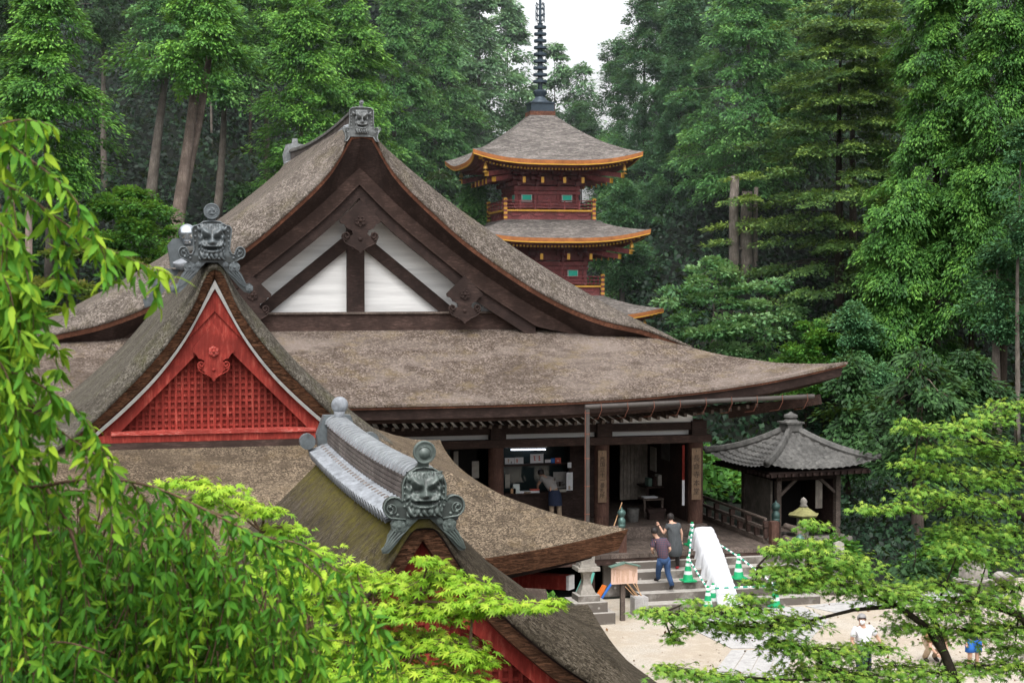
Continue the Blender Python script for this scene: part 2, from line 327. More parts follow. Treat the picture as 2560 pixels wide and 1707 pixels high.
# ------------------------------------------------------------------ roofs
def sgn(x): return -1 if x<0 else 1
class Roof:
    """hip-and-gable roof: skirt(s) height over distance from the eave, gable profile Mf(u), verge edge Ef(u)"""
    def __init__(s,cx,hw,yf,yb,skirt,S,lift,LS,Mf,Ef,yg0,yg1,umax,roll=1.5):
        s.__dict__.update(locals())
    def z(s,u,y):
        d=min(s.hw-abs(u),y-s.yf,s.yb-y); d=max(d,0); ym=(s.yf+s.yb)/2; hd=(s.yb-s.yf)/2
        t=min(abs(u)/s.hw,1) if min(y-s.yf,s.yb-y)<=s.hw-abs(u) else min(abs(y-ym)/hd,1)
        return s.skirt(d)+s.lift*max(0,1-d/s.LS)**1.5*t**3.5
    def hips(s,drop=.0):
        mb=MB(); nv=14; nu=60; ym=(s.yf+s.yb)/2; hd=(s.yb-s.yf)/2
        for side in range(4):
            def fn(a,b,side=side):
                v=2*a-1; v=sgn(v)*(1-(1-abs(v))**1.3); d=s.S*b
                if side==0: u,y=v*(s.hw-d),s.yf+d
                elif side==1: u,y=v*(s.hw-d),s.yb-d
                elif side==2: u,y=s.hw-d,ym+v*(hd-d)
                else: u,y=-(s.hw-d),ym+v*(hd-d)
                ov=.12*max(0,1-d/2)*abs(v)**8
                return (s.cx+u*(1+ov/s.hw),y+(ov if y>ym else -ov),s.z(u,y)-drop)
            mb.grid(fn,nu,nv)
        return mb
    def ring(s,inset,dz,n=60):
        """a closed loop following the eave, moved in by inset and down by dz"""
        out=[]; ym=(s.yf+s.yb)/2; hd=(s.yb-s.yf)/2
        for side in range(4):
            for i in range(n):
                v=2*i/n-1; v=sgn(v)*(1-(1-abs(v))**1.3)
                if side==0:u,y=v*s.hw,s.yf
                elif side==1:u,y=s.hw,ym+v*hd
                elif side==2:u,y=-v*s.hw,s.yb
                else:u,y=-s.hw,ym-v*hd
                zz=s.z(u,y); ov=.12*abs(v)**8; q=1+ov/s.hw-inset/s.hw
                yy=y+(ov-inset)*((y-ym)/hd)
                out.append((s.cx+u*q,yy,zz+dz))
        out.append(out[0]); return out
    def band(s,specs):
        """stack of eave strips: list of (inset,dz)"""
        mb=MB(); mb.rows([s.ring(i,d) for i,d in specs]); return mb
    def gable(s,thick=.0,front=True,back=True,tipup=None):
        mb=MB(); U=np.concatenate([np.linspace(0,1,14)[:-1]**1.3*1.2,np.linspace(1.2,s.umax,34)]); U=np.concatenate([-U[::-1],U[1:]])
        rows=[]
        def prof(y,f): return [(s.cx+u,y,f(abs(u))) for u in U]
        ks=[0,.12,.3,.5,.7,.88,1.]
        def rollrow(k,y):
            w=math.sin(k*math.pi/2)**.9
            return prof(y,lambda u:(s.Ef(u)+.10)*(1-w)+s.Mf(u)*w)
        rows=[prof(s.yg0+.12,lambda u:s.Ef(u)-.02),prof(s.yg0,lambda u:s.Ef(u))]+[rollrow(k,s.yg0+.02+k*s.roll) for k in ks]
        ys=np.linspace(s.yg0+s.roll+.3,s.yg1-s.roll-.3,14)
        rows+=[prof(y,s.Mf) for y in ys]
        rows+=[rollrow(k,s.yg1-.02-k*s.roll) for k in ks[::-1]]+[prof(s.yg1,lambda u:s.Ef(u)),prof(s.yg1-.12,lambda u:s.Ef(u)-.02)]
        if tipup:
            rows=[[(x,y,z+tipup(abs(x-s.cx),y)) for x,y,z in r] for r in rows]
        mb.rows(rows); return mb
def strip(cx,f0,f1,y0,y1,u0,u1,side,n=36,th=.0):
    """a curved board between two curves of u, from depth y0 (top curve) to y1 (bottom curve); th gives it thickness in depth"""
    mb=MB(); us=np.linspace(u0,u1,n); X=[cx+side*u for u in us]
    a=[(x,y0,f0(u)) for x,u in zip(X,us)]; b=[(x,y1,f1(u)) for x,u in zip(X,us)]
    if th: mb.rows([[(x,y+th,z) for x,y,z in a],a,b,[(x,y+th,z) for x,y,z in b]])
    else: mb.rows([a,b])
    return mb
def relief(w,h,fn,nx=36,nz=40,o=(0,0,0)):
    mb=MB(); mb.grid(lambda a,b:(o[0]+(a-.5)*w,o[1]-fn((a-.5)*2,b),o[2]+b*h),nx,nz); return mb
def g2(x,z,cx,cz,sx,sz,a): return a*math.exp(-((x-cx)/sx)**2-((z-cz)/sz)**2)
def oni_face(x,z,style):
    ax=abs(x)
    h=.16*max(0,1-ax**2.5)*max(0,1-(abs(z-.5)*2)**4)**.5
    h+=g2(x,z,0,.49,.24,.085,.20)+g2(x,z,0,.62,.10,.10,.08)                                   # nose
    h+=g2(ax,z,.15,.47,.10,.06,.05)
    h+=g2(ax,z,.38,.70+.12*ax,.30,.085,.17)*(1 if ax>.06 else .5)    # brows
    h+=g2(ax,z,.62,.83,.16,.07,.08)
    h-=g2(ax,z,.40,.585,.19,.05,.12); h+=g2(ax,z,.40,.59,.08,.03,.05) # eyes
    h+=g2(ax,z,.62,.40,.2,.10,.12)+g2(ax,z,.80,.62,.08,.06,.10)                                # cheeks
    mz=.30+.07*ax*ax
    h-=g2(x,z,0,mz,.62,.035,.15) if ax<.75 else 0                  # mouth
    h+=g2(x,z,0,mz+.065,.6,.03,.10)+g2(x,z,0,mz-.075,.55,.035,.09)
    h+=g2(ax,z,.42,mz-.02,.035,.05,.06)
    h+=.07*abs(math.sin(9*x+2*math.sin(12*z)))*max(0,min(1,(.24-z)*8))   # beard curls
    h+=.022*math.sin(38*x*(1.3-z*.4))*max(0,min(1,(z-.82)*8))        # hair
    rim=max(0,min(1,(ax-.58)*5))+max(0,min(1,(.2-z)*6))+max(0,min(1,(z-.86)*8))
    h+=.07*min(1,rim)*abs(math.sin(13*x+3*math.sin(9*z))*math.sin(15*z+2*math.sin(8*x)))**.7
    h+=.03*math.sin(26*z+10*ax)*max(0,min(1,(ax-.3)*4))*(1 if .35<z<.5 else 0)
    return max(h,0)
SPIRAL=lambda cx,cz,r,t0,turns,n=26:[(cx+r*(1-.75*k/n)*math.cos(t0+turns*2*math.pi*k/n),cz+r*(1-.75*k/n)*math.sin(t0+turns*2*math.pi*k/n)) for k in range(n+1)]
def ridge_end(parent,loc,w,mat,style):
    """demon-faced ridge end tile; w = body width. loc = bottom centre of the plate"""
    k=w; L=np.array(loc)
    def put(name,mb,p=parent,smooth=False,auto=None):
        mb.v=[tuple(L+np.array(q)*k) for q in mb.v]; return link(name,mb,mat,p,smooth,auto=auto)
    wing={0:[(.47,.32),(.52,.19),(.60,.17),(.64,.24)]+[(.76+.13*math.cos(a),.22+.16*math.sin(a)) for a in np.linspace(2.5,-1.6,9)]+[(.6,-.04)],
          1:[(.47,.50),(.46,.40),(.50,.36)]+[(.66+.22*math.cos(a),.24+.23*math.sin(a)) for a in np.linspace(2.4,-1.7,11)]+[(.4,-.02)],
          2:[(.52,.22),(.62,.28),(.72,.25),(.76,.14),(.70,.05),(.66,-.12),(.72,-.3),(.6,-.28),(.5,-.1)]}[style]
    top=[(0,1.10),(.18,1.07),(.31,.99),(.41,.88),(.47,.72)] if style==1 else [(0,1.08),(.22,1.06),(.34,.97),(.48,.94),(.53,.86),(.50,.6)] if style!=2 else [(0,1.12),(.2,1.12),(.40,1.10),(.5,1.02),(.5,.6)]
    half=top+wing
    poly=half+[(-x,z) for x,z in half[::-1] if x>0]
    mb=MB(); mb.prism(poly,0,.22)
    pl=put('ridge_end_tile',mb)
    # raised rim
    rim=MB(); rim.tube([(x,-.02,z) for x,z in half],.022,6); rim.tube([(-x,-.02,z) for x,z in half],.022,6); put('tile_rim',rim,pl,True)
    fw=.80 if style==1 else .72 if style==0 else .56
    put('face_relief',relief(fw,.98,lambda x,z:oni_face(x,z,style)*.85,44,48,(0,.01,.03)),pl,True)
    for sx in (-1,1):
        bs=[((sx*(.43+.012*i*(style==0)),-.0,.80-.135*i),.036) for i in range(5)]+[((sx*.72,0,.12),.045),((sx*.74,0,.26 if style!=2 else .16),.045),((sx*.58,0,.08),.04)]
        for c_,r_ in bs: put('boss',MB().dome(c_,r_,.9,8),pl,True)
        put('scroll',MB().tube([(x*sx,-.015,z) for x,z in SPIRAL(.73,.21,.13,-2.2,-1.3)],.014,5),pl,True)
    for sx in (-1,1): put('horn',MB().tube([(sx*.30,-.06,.82),(sx*.36,-.12,.87),(sx*.39,-.12,.94)],[.06,.045,.012],8),pl,True)
    # crest disc on a neck
    d=MB(); R={0:.22,1:.25,2:.09}[style]; zc={0:1.34,1:1.42,2:1.34}[style]
    back={0:.45,1:.5,2:.2}[style]
    d.tube([(0,.30,1.0),(0,.12,1.08),(0,.06,zc-R*.7)],[.16 if style else .1,.13 if style else .1,R*.55],12)
    d.tube([(0,back,zc-R*.35),(0,.2,zc-R*.1),(0,0,zc)],[R*.45,R*.75,R],22)
    d.disc((0,-.002,zc),R,.05,28); d.tube([(R*.9*math.cos(a),-.055,zc+R*.9*math.sin(a)) for a in np.linspace(0,2*math.pi,29)],R*.1,6)
    cr=put('crest_disc',d,pl,auto=40)
    c=MB()
    if style==0:
        for i in range(16):
            a=2*math.pi*i/16; c.dome((R*.68*math.cos(a),-.05,zc+R*.68*math.sin(a)),R*.085,.9,6)
        for i in range(3):
            a=2*math.pi*i/3; c.tube([(R*r*math.cos(a+t),-.055,zc+R*r*math.sin(a+t)) for r,t in ((.2,.2),(.32,.6),(.42,1.2),(.47,1.9),(.48,2.5))],[R*.17,R*.14,R*.1,R*.07,R*.02],7)
    elif style==1: c.disc((0,-.045,zc-R*.08),R*.5,.03,24); c.tube([(R*.56*math.cos(a),-.07,zc-R*.06+R*.56*math.sin(a)) for a in np.linspace(-.6,2.4,16)],R*.05,5)
    else: c.disc((0,-.05,zc),R*.5,.03,14)
    put('crest_emblem',c,cr,True)
    if style==2: return pl
    # side fins: clouds running down the verge
    for sx in (-1,1):
        f=MB(); p=[(.14,-.02),(.62,-.02),(.70,-.06),(.76,-.16),(.72,-.26),(.80,-.36) ,(.92,-.62),(1.02,-.60),(1.10,-.68),(1.10,-.80),(1.0,-.88),(.86,-.84),(.70,-.68),(.48,-.42),(.30,-.18)]
        if style==1: p=[(.10,0),(.64,0),(.72,-.10),(.70,-.24),(.78,-.36),(.82,-.58),(.92,-.66),(.90,-.74),(.78,-.74),(.62,-.56),(.46,-.36),(.28,-.16)]
        f.prism([(sx*x,z) for x,z in p],.02,.16)
        for (x,z,r) in (((.60,-.17,.15),(.36,-.10,.08),(1.0,-.74,.10)) if style==0 else ((.55,-.17,.15),(.34,-.08,.07))):
            f.disc((sx*x,.02,z),r,.03,14); f.disc((sx*x,-.01,z),r*.62,.03,12); f.dome((sx*x,-.04,z),r*.3,.8,8)
            for q in range(5):
                a=q*2*math.pi/5+.3; f.dome((sx*(x+r*.66*math.cos(a)),.0,z+r*.66*math.sin(a)),r*.42,.5,8)
        for q in range(4):
            o=.045*q; f.tube([(sx*(.44+o*1.2),.0,-.30+o*.9),(sx*(.62+o),.0,-.46+o*.6),(sx*(.74+o*.8),.0,-.60+o*.4),(sx*(.86+o*.4),.0,-.70)],[.018,.02,.018,.008],5)
        put('cloud_fin',f,pl,auto=35)
    return pl
def ridge_tiles(parent,cx,y0,y1,z0,base,mid,zb,zt,sag,cap,mats=('tile_l','tile_n','tile'),seg=.24,upend=0.):
    """box ridge: hanging tile row, stacked flat courses and a row of round cap tiles"""
    n=max(6,int((y1-y0)/seg)); zo=lambda y:sag*(1-(2*(y-y0)/(y1-y0)-1)**2)*-1
    for sx in (-1,1):
        row=MB()
        for i in range(n):
            y=y0+(i+.5)*(y1-y0)/n; dz=zo(y); w=(y1-y0)/n
            row.tube([(cx+sx*mid*.9,y,z0+.10+dz),(cx+sx*base,y,z0-.01+dz)],[w*.36,w*.40],8)
        row.add([(cx+sx*mid*.9,y0,z0+.085+zo(y0)*0),(cx+sx*base,y0,z0-.03),(cx+sx*base,y1,z0-.03),(cx+sx*mid*.9,y1,z0+.085)],[(0,1,2,3)]) if abs(sag)<.01 else row.rows([[(cx+sx*mid*.9,y,z0+.08+zo(y)) for y in np.linspace(y0,y1,12)],[(cx+sx*base*.98,y,z0-.03+zo(y)) for y in np.linspace(y0,y1,12)]])
        link('tile_row',row,mats[0],parent,auto=40)
    def shell(prof,mat,name):
        mb=MB(); ys=np.linspace(y0,y1,24); mb.rows([[(cx+a,y,z0+b+zo(y)) for a,b in prof] for y in ys])
        mb.add([(cx+a,y0,z0+b+zo(y0)) for a,b in prof],[tuple(range(len(prof)))]); mb.add([(cx+a,y1,z0+b+zo(y1)) for a,b in prof],[tuple(range(len(prof)))])
        return link(name,mb,mat,parent)
    h=zb
    lay=[(mid*1.75,.06),(mid*1.75,.13),(mid*1.45,.15),(mid*1.2,h*.45)]
    shell([(-a,b) for a,b in lay]+[(a,b) for a,b in lay[::-1]],mats[1],'flat_tile_course')
    st=[]; k=6; e0=h*.42
    for i in range(k):
        a=e0+(zt-e0)*i/k; b=e0+(zt-e0)*(i+.7)/k; st+=[(mid,a),(mid,b),(mid*.9,b+.001),(mid*.9,a+(zt-e0)/k)]
    shell([(-a,b) for a,b in st]+[(a,b) for a,b in st[::-1]],'tile_n','stacked_tile_course')
    cp=MB(); 
    for i in range(n):
        ya=y0+i*(y1-y0)/n; yb=y0+(i+1)*(y1-y0)/n; 
        for (p,q,rr) in ((ya,yb-.07,cap),(yb-.09,yb,cap*1.2)):
            rows=[]
            for y in (p,q):
                rows.append([(cx+rr*1.05*math.cos(t),y,z0+zt-.02+zo(y)+rr*.75*math.sin(t)) for t in np.linspace(0,math.pi,13)])
            cp.rows(rows); 
            for y in (p,q): cp.add([(cx+rr*1.05*math.cos(t),y,z0+zt-.02+zo(y)+rr*.75*math.sin(t)) for t in np.linspace(0,math.pi,13)],[tuple(range(13))])
    link('cap_tile_row',cp,mats[2],parent)
def rosette(mb,c,r):
    pts=[(r*(1 if k%2==0 else .86)*math.cos(math.pi*k/6+math.pi/6),r*(1 if k%2==0 else .86)*math.sin(math.pi*k/6+math.pi/6)) for k in range(12)]
    mb.prism(pts,-.04,0,c)
    for k in range(6):
        a=k*math.pi/3; mb.dome((c[0]+r*.6*math.cos(a),c[1]-.04,c[2]+r*.6*math.sin(a)),r*.18,.8,7)
    mb.dome((c[0],c[1]-.04,c[2]),r*.32,1.2,9)
def pendant(parent,cx,y,zt,k,mat,style=0):
    """hanging gable board (gegyo) with scrolled lower end"""
    h=[(0,.02),(.64,-.60),(.62,-.70),(.50,-.74),(.42,-.86),(.26,-.93),(.23,-1.05),(.32,-1.11),(.36,-1.0),(.46,-.97),(.56,-1.04),(.58,-1.14),(.52,-1.27),(.42,-1.38),(.30,-1.42),(.24,-1.52),(.13,-1.50),(.08,-1.58),(0,-1.64)]
    if style==1: h=[(0,.02),(.70,-.84),(.70,-.98),(.60,-1.06),(.52,-1.20),(.42,-1.22),(.30,-1.30),(.40,-1.36),(.46,-1.32),(.48,-1.46),(.40,-1.6),(.30,-1.68),(.24,-1.84),(.14,-1.84),(.06,-1.94),(0,-2.0)]
    f=MB(); poly=[(cx+k*x,zt+k*z) for x,z in h]+[(cx-k*x,zt+k*z) for x,z in h[::-1] if x>0]
    f.prism(poly,y,y+.09*k); o=link('gable_pendant',f,mat,parent)
    s=MB()
    for sx in (-1,1):
        cz=-1.1 if style==0 else -1.42
        s.tube([(cx+sx*k*x,y-.02,zt+k*z) for x,z in SPIRAL(.43,cz,.13,-1.6,1.4 if sx else 0)],.028*k,6)
        s.tube([(cx+sx*k*x,y-.015,zt+k*z) for x,z in ((.55,cz-.05),(.48,cz-.22),(.34,cz-.30),(.2,cz-.36),(.06,cz-.48))],.022*k,6)
    s.dome((cx,y,zt+k*(-1.2 if style==0 else -1.6)),.07*k,.6,8)
    link('scroll_carving',s,mat,o,True)
    r=MB(); rosette(r,(cx,y,zt+k*(-.62 if style==0 else -.95)),.19*k); link('rosette',r,mat if style==0 else ['redold'],o)
    return o
def lattice(cx,y,f,zb,pitch,bar,depth,umax):
    mb=MB(); n=int(umax/pitch)+1
    for i in range(-n,n+1):
        u=i*pitch; zt=f(abs(u))
        if zt>zb+.03: mb.b2((cx+u-bar/2,y-depth,zb),(cx+u+bar/2,y,zt))
    z=zb+pitch*.8
    us=np.linspace(0,umax,80)
    while z<f(0)-.05:
        w=max([u for u in us if f(u)>=z],default=0)
        if w>.05: mb.b2((cx-w,y-depth*.6,z-bar*.42),(cx+w,y-.003,z+bar*.42))
        z+=pitch*.96
    return mb
def poly_under(cx,y,f,zb,u,n=30):
    us=np.linspace(-u,u,2*n+1); mb=MB(); mb.rows([[(cx+a,y,zb) for a in us],[(cx+a,y,max(zb,f(abs(a)))) for a in us]]); return mb
# ================================================================== MAIN HALL
HX=7.75
hall=thing('main_hall','large temple main hall with sweeping cypress bark roof and white plastered gable','temple hall',(HX,56.5,0))
Mh=curve([(0,14.0),(.45,13.93),(.81,13.55),(1.34,13.09),(2,12.55),(2.98,11.78),(4.03,11.05),(5.08,10.35),(6.15,9.68),(7.22,9.06),(8.31,8.46),(9.42,7.9),(10.0,7.62),(10.6,7.2)])
Eh=curve([(0,13.74),(.33,13.66),(.67,12.99),(1.02,12.49),(1.46,12.01),(2.16,11.36),(2.91,10.7),(3.67,10.12),(4.69,9.43),(5.72,8.82),(6.77,8.32),(7.83,7.96),(9,7.70),(10.6,7.1)])
hr=Roof(HX,13.75,43.75,69.2,lambda d:5.86+1.8*(d/5)**1.1,5.2,1.02,6.5,Mh,Eh,48.,65.2,10.6,1.5)
link('hip_roof',hr.hips(),'thatch',hall,True)
link('upper_roof',hr.gable(),'thatch_up',hall,True)
link('thatch_eave_lip',hr.band([(-.004,.0),(-.01,-.07),(.05,-.09)]),'thatch',hall)
link('eave_trim',hr.band([(.03,-.09),(.03,-.14),(.10,-.14)]),'trim',hall)
link('eave_board',hr.band([(.10,-.13),(.14,-.44),(.5,-.44)]),'dwood',hall)
link('eave_beam',hr.band([(.50,-.43),(.50,-.58),(.7,-.58),(1.5,-.50)]),'bwood',hall)
# soffit plane under the eaves
link('eave_soffit',hr.band([(1.2,-.56),(3.0,-.62)]),'bwood',hall)
for sx in (-1,1):
    E1=lambda u:Eh(u)-.005; 
    link('verge_trim',strip(HX,E1,lambda u:Eh(u)-.15,48.02,48.06,.0,10.4,sx),'trim',hall)
    B=curve([(0,12.72),(.06,12.67),(1.24,11.54),(2.49,10.51),(3.76,9.57),(5.31,8.57),(6.63,7.85),(7.6,7.3)])
    C_=curve([(0,11.80),(.03,11.77),(.67,11.1),(2.63,9.47),(3.81,8.55),(4.85,7.89),(5.6,7.4)])
    link('verge_soffit',strip(HX,lambda u:Eh(u)-.15,lambda u:(B(u) if u<7.4 else 7.3),48.07,48.50,0,10.4,sx,44),'dwood',hall)
    link('bargeboard',strip(HX,lambda u:B(u)+.06,lambda u:B(u)-(B(u)-C_(u))*.52,48.5,48.56,0,7.2,sx,44,.12),'bwood',hall)
    link('inner_bargeboard',strip(HX,lambda u:B(u)-(B(u)-C_(u))*.5,C_,48.64,48.64,0,5.6,sx,44,.12),'dwood',hall)
    link('bargeboard_bead',strip(HX,lambda u:B(u)-(B(u)-C_(u))*.50,lambda u:B(u)-(B(u)-C_(u))*.56,48.54,48.54,0,6.2,sx,44,.05),'bwood',hall)
    mb=MB(); mb.beam((HX+sx*.1,49.38,10.62),(HX+sx*3.25,49.38,8.05),.36,.14,(0,-1,0)); link('gable_brace',mb,'dwood',hall)
    pendant(hall,HX+sx*3.27,48.46,9.42,.9,'dwood')
pendant(hall,HX,48.42,11.72,.98,'dwood')
link('gable_wall',poly_under(HX,49.5,lambda u:min(12.,11.9-.8*u),8.1,4.9),'white',hall)
mb=MB(); mb.b2((HX-.27,49.3,8.29),(HX+.27,49.49,11)); link('king_post',mb,'dwood',hall)
mb=MB(); mb.b2((HX-7.2,48.95,7.4),(HX+7.2,49.6,8.25)); link('gable_sill',mb,'bwood',hall)
mb=MB(); mb.b2((HX-6.2,48.88,8.253),(HX+6.2,49.55,8.31)); link('sill_ledge',mb,'greywood',hall)
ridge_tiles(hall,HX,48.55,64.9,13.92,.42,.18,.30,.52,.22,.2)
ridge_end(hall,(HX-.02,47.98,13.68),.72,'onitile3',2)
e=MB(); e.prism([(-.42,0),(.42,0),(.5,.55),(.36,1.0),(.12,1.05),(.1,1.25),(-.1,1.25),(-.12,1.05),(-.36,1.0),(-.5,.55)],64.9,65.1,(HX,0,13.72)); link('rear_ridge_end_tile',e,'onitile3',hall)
# posts, beams, plaster strips
PX=[18.18,15.08,11.7,8.3,4.9,1.5,-1.9,-2.7]
for i,x in enumerate(PX[:-1]):
    mb=MB(); mb.lathe([(.235,1.30),(.235,4.92)],(x,47.2,0),20); link('post',mb,'post',hall,auto=40)
    mb=MB(); mb.b2((x-.24,46.86,4.47),(x+.24,47.5,4.9)); link('post_head',mb,'dwood',hall)
mb=MB(); mb.b2((-2.6,46.9,4.22),(18.6,47.2,4.455)); link('tie_beam',mb,'bwood',hall)
mb=MB(); mb.b2((-2.6,47.2,4.458),(18.1,47.3,4.62)); link('plaster_strip',mb,'white',hall)
mb=MB(); mb.b2((-2.6,46.95,4.62),(18.4,47.35,4.86)); link('wall_plate',mb,'dwood',hall)
mb=MB(); mb.b2((-3,47.0,4.863),(18.0,47.3,5.12)); link('eave_plaster',mb,'white',hall)
for i in range(78):
    x=-2.5+i*.29
    if x>20.4: break
    mb=MB(); zt=hr.z(x-HX,43.75)-5.86; mb.beam((x,45.55,4.99+zt*.8),(x,47.1,5.20+zt*.25),.09,.11)
    link('rafter',mb,'greywood',hall)
mb=MB(); mb.beam((19.0,46.4,5.15),(21.0,44.2,5.72),.24,.30); link('hip_rafter',mb,'bwood',hall)
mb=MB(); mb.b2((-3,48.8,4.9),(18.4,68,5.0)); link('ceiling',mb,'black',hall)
# floors and veranda
mb=MB(); mb.b2((-2.8,47.0,1.2),(18.42,66,1.65)); link('hall_floor',mb,'greywood',hall)
mb=MB(); mb.b2((-2.8,46.78,1.305),(18.42,47.0,1.66)); link('threshold_beam',mb,'greywood',hall)
dk=MB(); x=-3.; 
while x<19.7:
    w=.30; dk.b2((x,44.2,1.18),(min(x+w-.012,19.7),46.78,1.30)); x+=w
for i in range(40):
    y=46.8+i*.3; dk.b2((18.45,y,1.18),(19.7,y+.288,1.30))
link('veranda_deck',dk,'greywood',hall)
mb=MB(); mb.b2((-3,44.22,1.0),(19.66,44.5,1.175)); link('deck_edge_beam',mb,'bwood',hall)
for x in (-2.5,1,4.5,8,11.4,13.9): 
    mb=MB(); mb.b2((x-.12,44.5,0),(x+.12,44.75,1.0)); link('deck_support',mb,'bwood',hall)
def rail_run(p,q,n,z0=1.3):
    p=np.array(p);q=np.array(q); d=(q-p)
    mb=MB(); mb.tube([(*p,z0+.74),(*q,z0+.74)],.05,8); hr_=link('handrail',mb,'greywood',hall)
    mb=MB(); mb.beam((*p,z0+.46),(*q,z0+.46),.11,.09); link('middle_rail',mb,'greywood',hall)
    mb=MB(); mb.beam((*p,z0+.09),(*q,z0+.09),.13,.14); link('bottom_rail',mb,'greywood',hall)
    for i in range(n+1):
        c=p+d*i/n; mb=MB(); mb.b2((c[0]-.055,c[1]-.055,z0+.16),(c[0]+.055,c[1]+.055,z0+.66)); mb.b2((c[0]-.075,c[1]-.075,z0+.50),(c[0]+.075,c[1]+.075,z0+.68)); link('rail_post',mb,'bwood',hall)
        if i<n:
            c2=p+d*(i+.5)/n; mb=MB(); mb.b2((c2[0]-.07,c2[1]-.07,z0+.16),(c2[0]+.07,c2[1]+.07,z0+.41)); link('rail_strut',mb,'bwood',hall)
rail_run((19.6,44.95),(19.6,57.0),9)
rail_run((14.75,44.55),(4.0,44.55),8)
GIB=[(.10,0),(.115,.02),(.115,.10),(.105,.11),(.115,.13),(.115,.24),(.09,.27),(.075,.30),(.07,.32),(.10,.36),(.125,.42),(.12,.48),(.08,.53),(.03,.56),(.012,.60),(.008,.62)]
def newel(x,y,z0,h,cap,mat='post',k=1.):
    mb=MB(); mb.b2((x-.12,y-.12,z0),(x+.12,y+.12,z0+h)); o=link('newel_post',mb,mat,hall)
    if cap: g=MB(); g.lathe([(r*k,z*k) for r,z in GIB],(x,y,z0+h),18); link('post_cap',g,cap,o,auto=50)
newel(14.87,44.6,1.3,.72,'gbronze'); newel(19.78,44.75,1.3,.70,None)
# dark inside, back partitions and doors
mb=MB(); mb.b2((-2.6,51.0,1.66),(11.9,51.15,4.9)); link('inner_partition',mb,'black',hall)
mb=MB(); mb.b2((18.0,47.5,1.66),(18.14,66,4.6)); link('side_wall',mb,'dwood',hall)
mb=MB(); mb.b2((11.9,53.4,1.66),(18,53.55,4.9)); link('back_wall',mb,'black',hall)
for x,w,y in ((15.95,.42,51.2),(16.95,.5,51.0),(17.62,.3,51.2)):
    mb=MB(); 
    for q in range(5): mb.b2((x+q*w/4-.0,y,1.9),(x+(q+.9)*w/4,y+.06,4.7))
    link('plank_door',mb,'palewood',hall)
for x in (8.75,9.35,10.15,10.75):
    mb=MB(); mb.b2((x,49.2,1.9),(x+.06,49.3,4.5)); link('door_stile',mb,'dwood',hall)
mb=MB(); mb.b2((8.4,49.32,1.66),(11.6,49.40,4.6)); link('door_panel',mb,'black',hall)
mb=MB(); mb.b2((10.25,49.25,2.0),(10.72,49.31,4.1)); link('door_glass',mb,'glass',hall)
mb=MB(); mb.b2((8.4,49.1,2.5),(11.6,49.2,2.6)); link('door_rail',mb,'dwood',hall)
for x0 in (12.0,14.6):
    mb=MB(); mb.b2((x0,49.05,1.66),(x0+.10,49.2,4.5)); link('booth_frame',mb,'dwood',hall)
mb=MB(); mb.b2((12.1,49.7,2.5),(14.6,49.74,4.4)); link('booth_glass',mb,'glass',hall)
mb=MB(); mb.b2((14.7,49.1,1.66),(15.5,49.2,4.5)); link('booth_wall',mb,'dwood',hall)
mb=MB(); mb.b2((12.1,49.1,3.38),(14.6,49.45,3.42)); link('booth_shelf',mb,'dwood',hall)
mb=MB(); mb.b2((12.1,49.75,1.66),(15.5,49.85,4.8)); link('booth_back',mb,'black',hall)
# gutter with copper straps and downpipe
g=MB(); g.tube([(13.45,43.68,5.68),(20.55,43.66,5.86)],.07,12); link('gutter',g,'gutter',hall,auto=40)
for i in range(9):
    x=13.9+i*.80; zz=5.70+(x-13.45)/7.1*.18; mb=MB(); mb.tube([(x,43.58,zz+.08),(x+.02,43.58,zz-.12),(x-.03,43.75,zz-.38),(x-.08,44.3,zz-.46)],.010,6); link('gutter_strap',mb,'copper',hall)
dp=MB(); dp.tube([(13.52,43.68,5.62),(13.52,43.68,1.3)],.078,12); o=link('downpipe',dp,'gutter',hall,auto=40)
mb=MB(); mb.tube([(13.44,43.605,5.6),(13.44,43.605,1.3)],.010,6); 
for z in (5.5,4.9,4.2,3.4,2.6): mb.lathe([(.084,z),(.084,z+.025)],(13.52,43.68,0),12)
link('pipe_strap',mb,'copper',o)
# ================================================================== RED GABLE HALL
RX=2.16
red=thing('red_gable_hall','smaller thatched hall with a red latticed gable and white verge line','temple hall',(RX,35,0))
Mr=curve([(0,9.72),(.2,9.62),(.42,9.2),(.9,8.58),(1.23,8.17),(1.57,7.78),(2,7.36),(2.4,7.0),(2.8,6.66),(3.2,6.35),(3.6,6.05)])
Er=curve([(0,9.54),(.1,9.50),(.4,8.86),(.7,8.38),(1.0,7.99),(1.4,7.53),(1.75,7.18),(2.1,6.83),(2.4,6.56),(3.0,6.10),(3.6,5.7)])
rr=Roof(RX,6.95,27.45,43.6,lambda d:4.30+1.83*(d/3.6)**1.05,4.2,.55,5.,Mr,Er,30.9,40.4,3.5,.75)
link('hip_roof',rr.hips(),'thatch_red',red,True)
link('upper_roof',rr.gable(),'thatch_grey',red,True)
link('cut_eave_edge',rr.band([(-.004,0),(.0,-.03),(.14,-.40),(.5,-.42)]),'thatch_cut',red)
link('eave_board',rr.band([(.50,-.415),(.52,-.60),(.9,-.60)]),'bwood',red)
link('eave_soffit',rr.band([(.9,-.59),(2.6,-.45)]),'dwood',red)
Wr=curve([(0,9.34),(.03,9.28),(.5,8.36),(1.05,7.60),(1.6,7.03),(2.25,6.45),(2.6,6.15)])
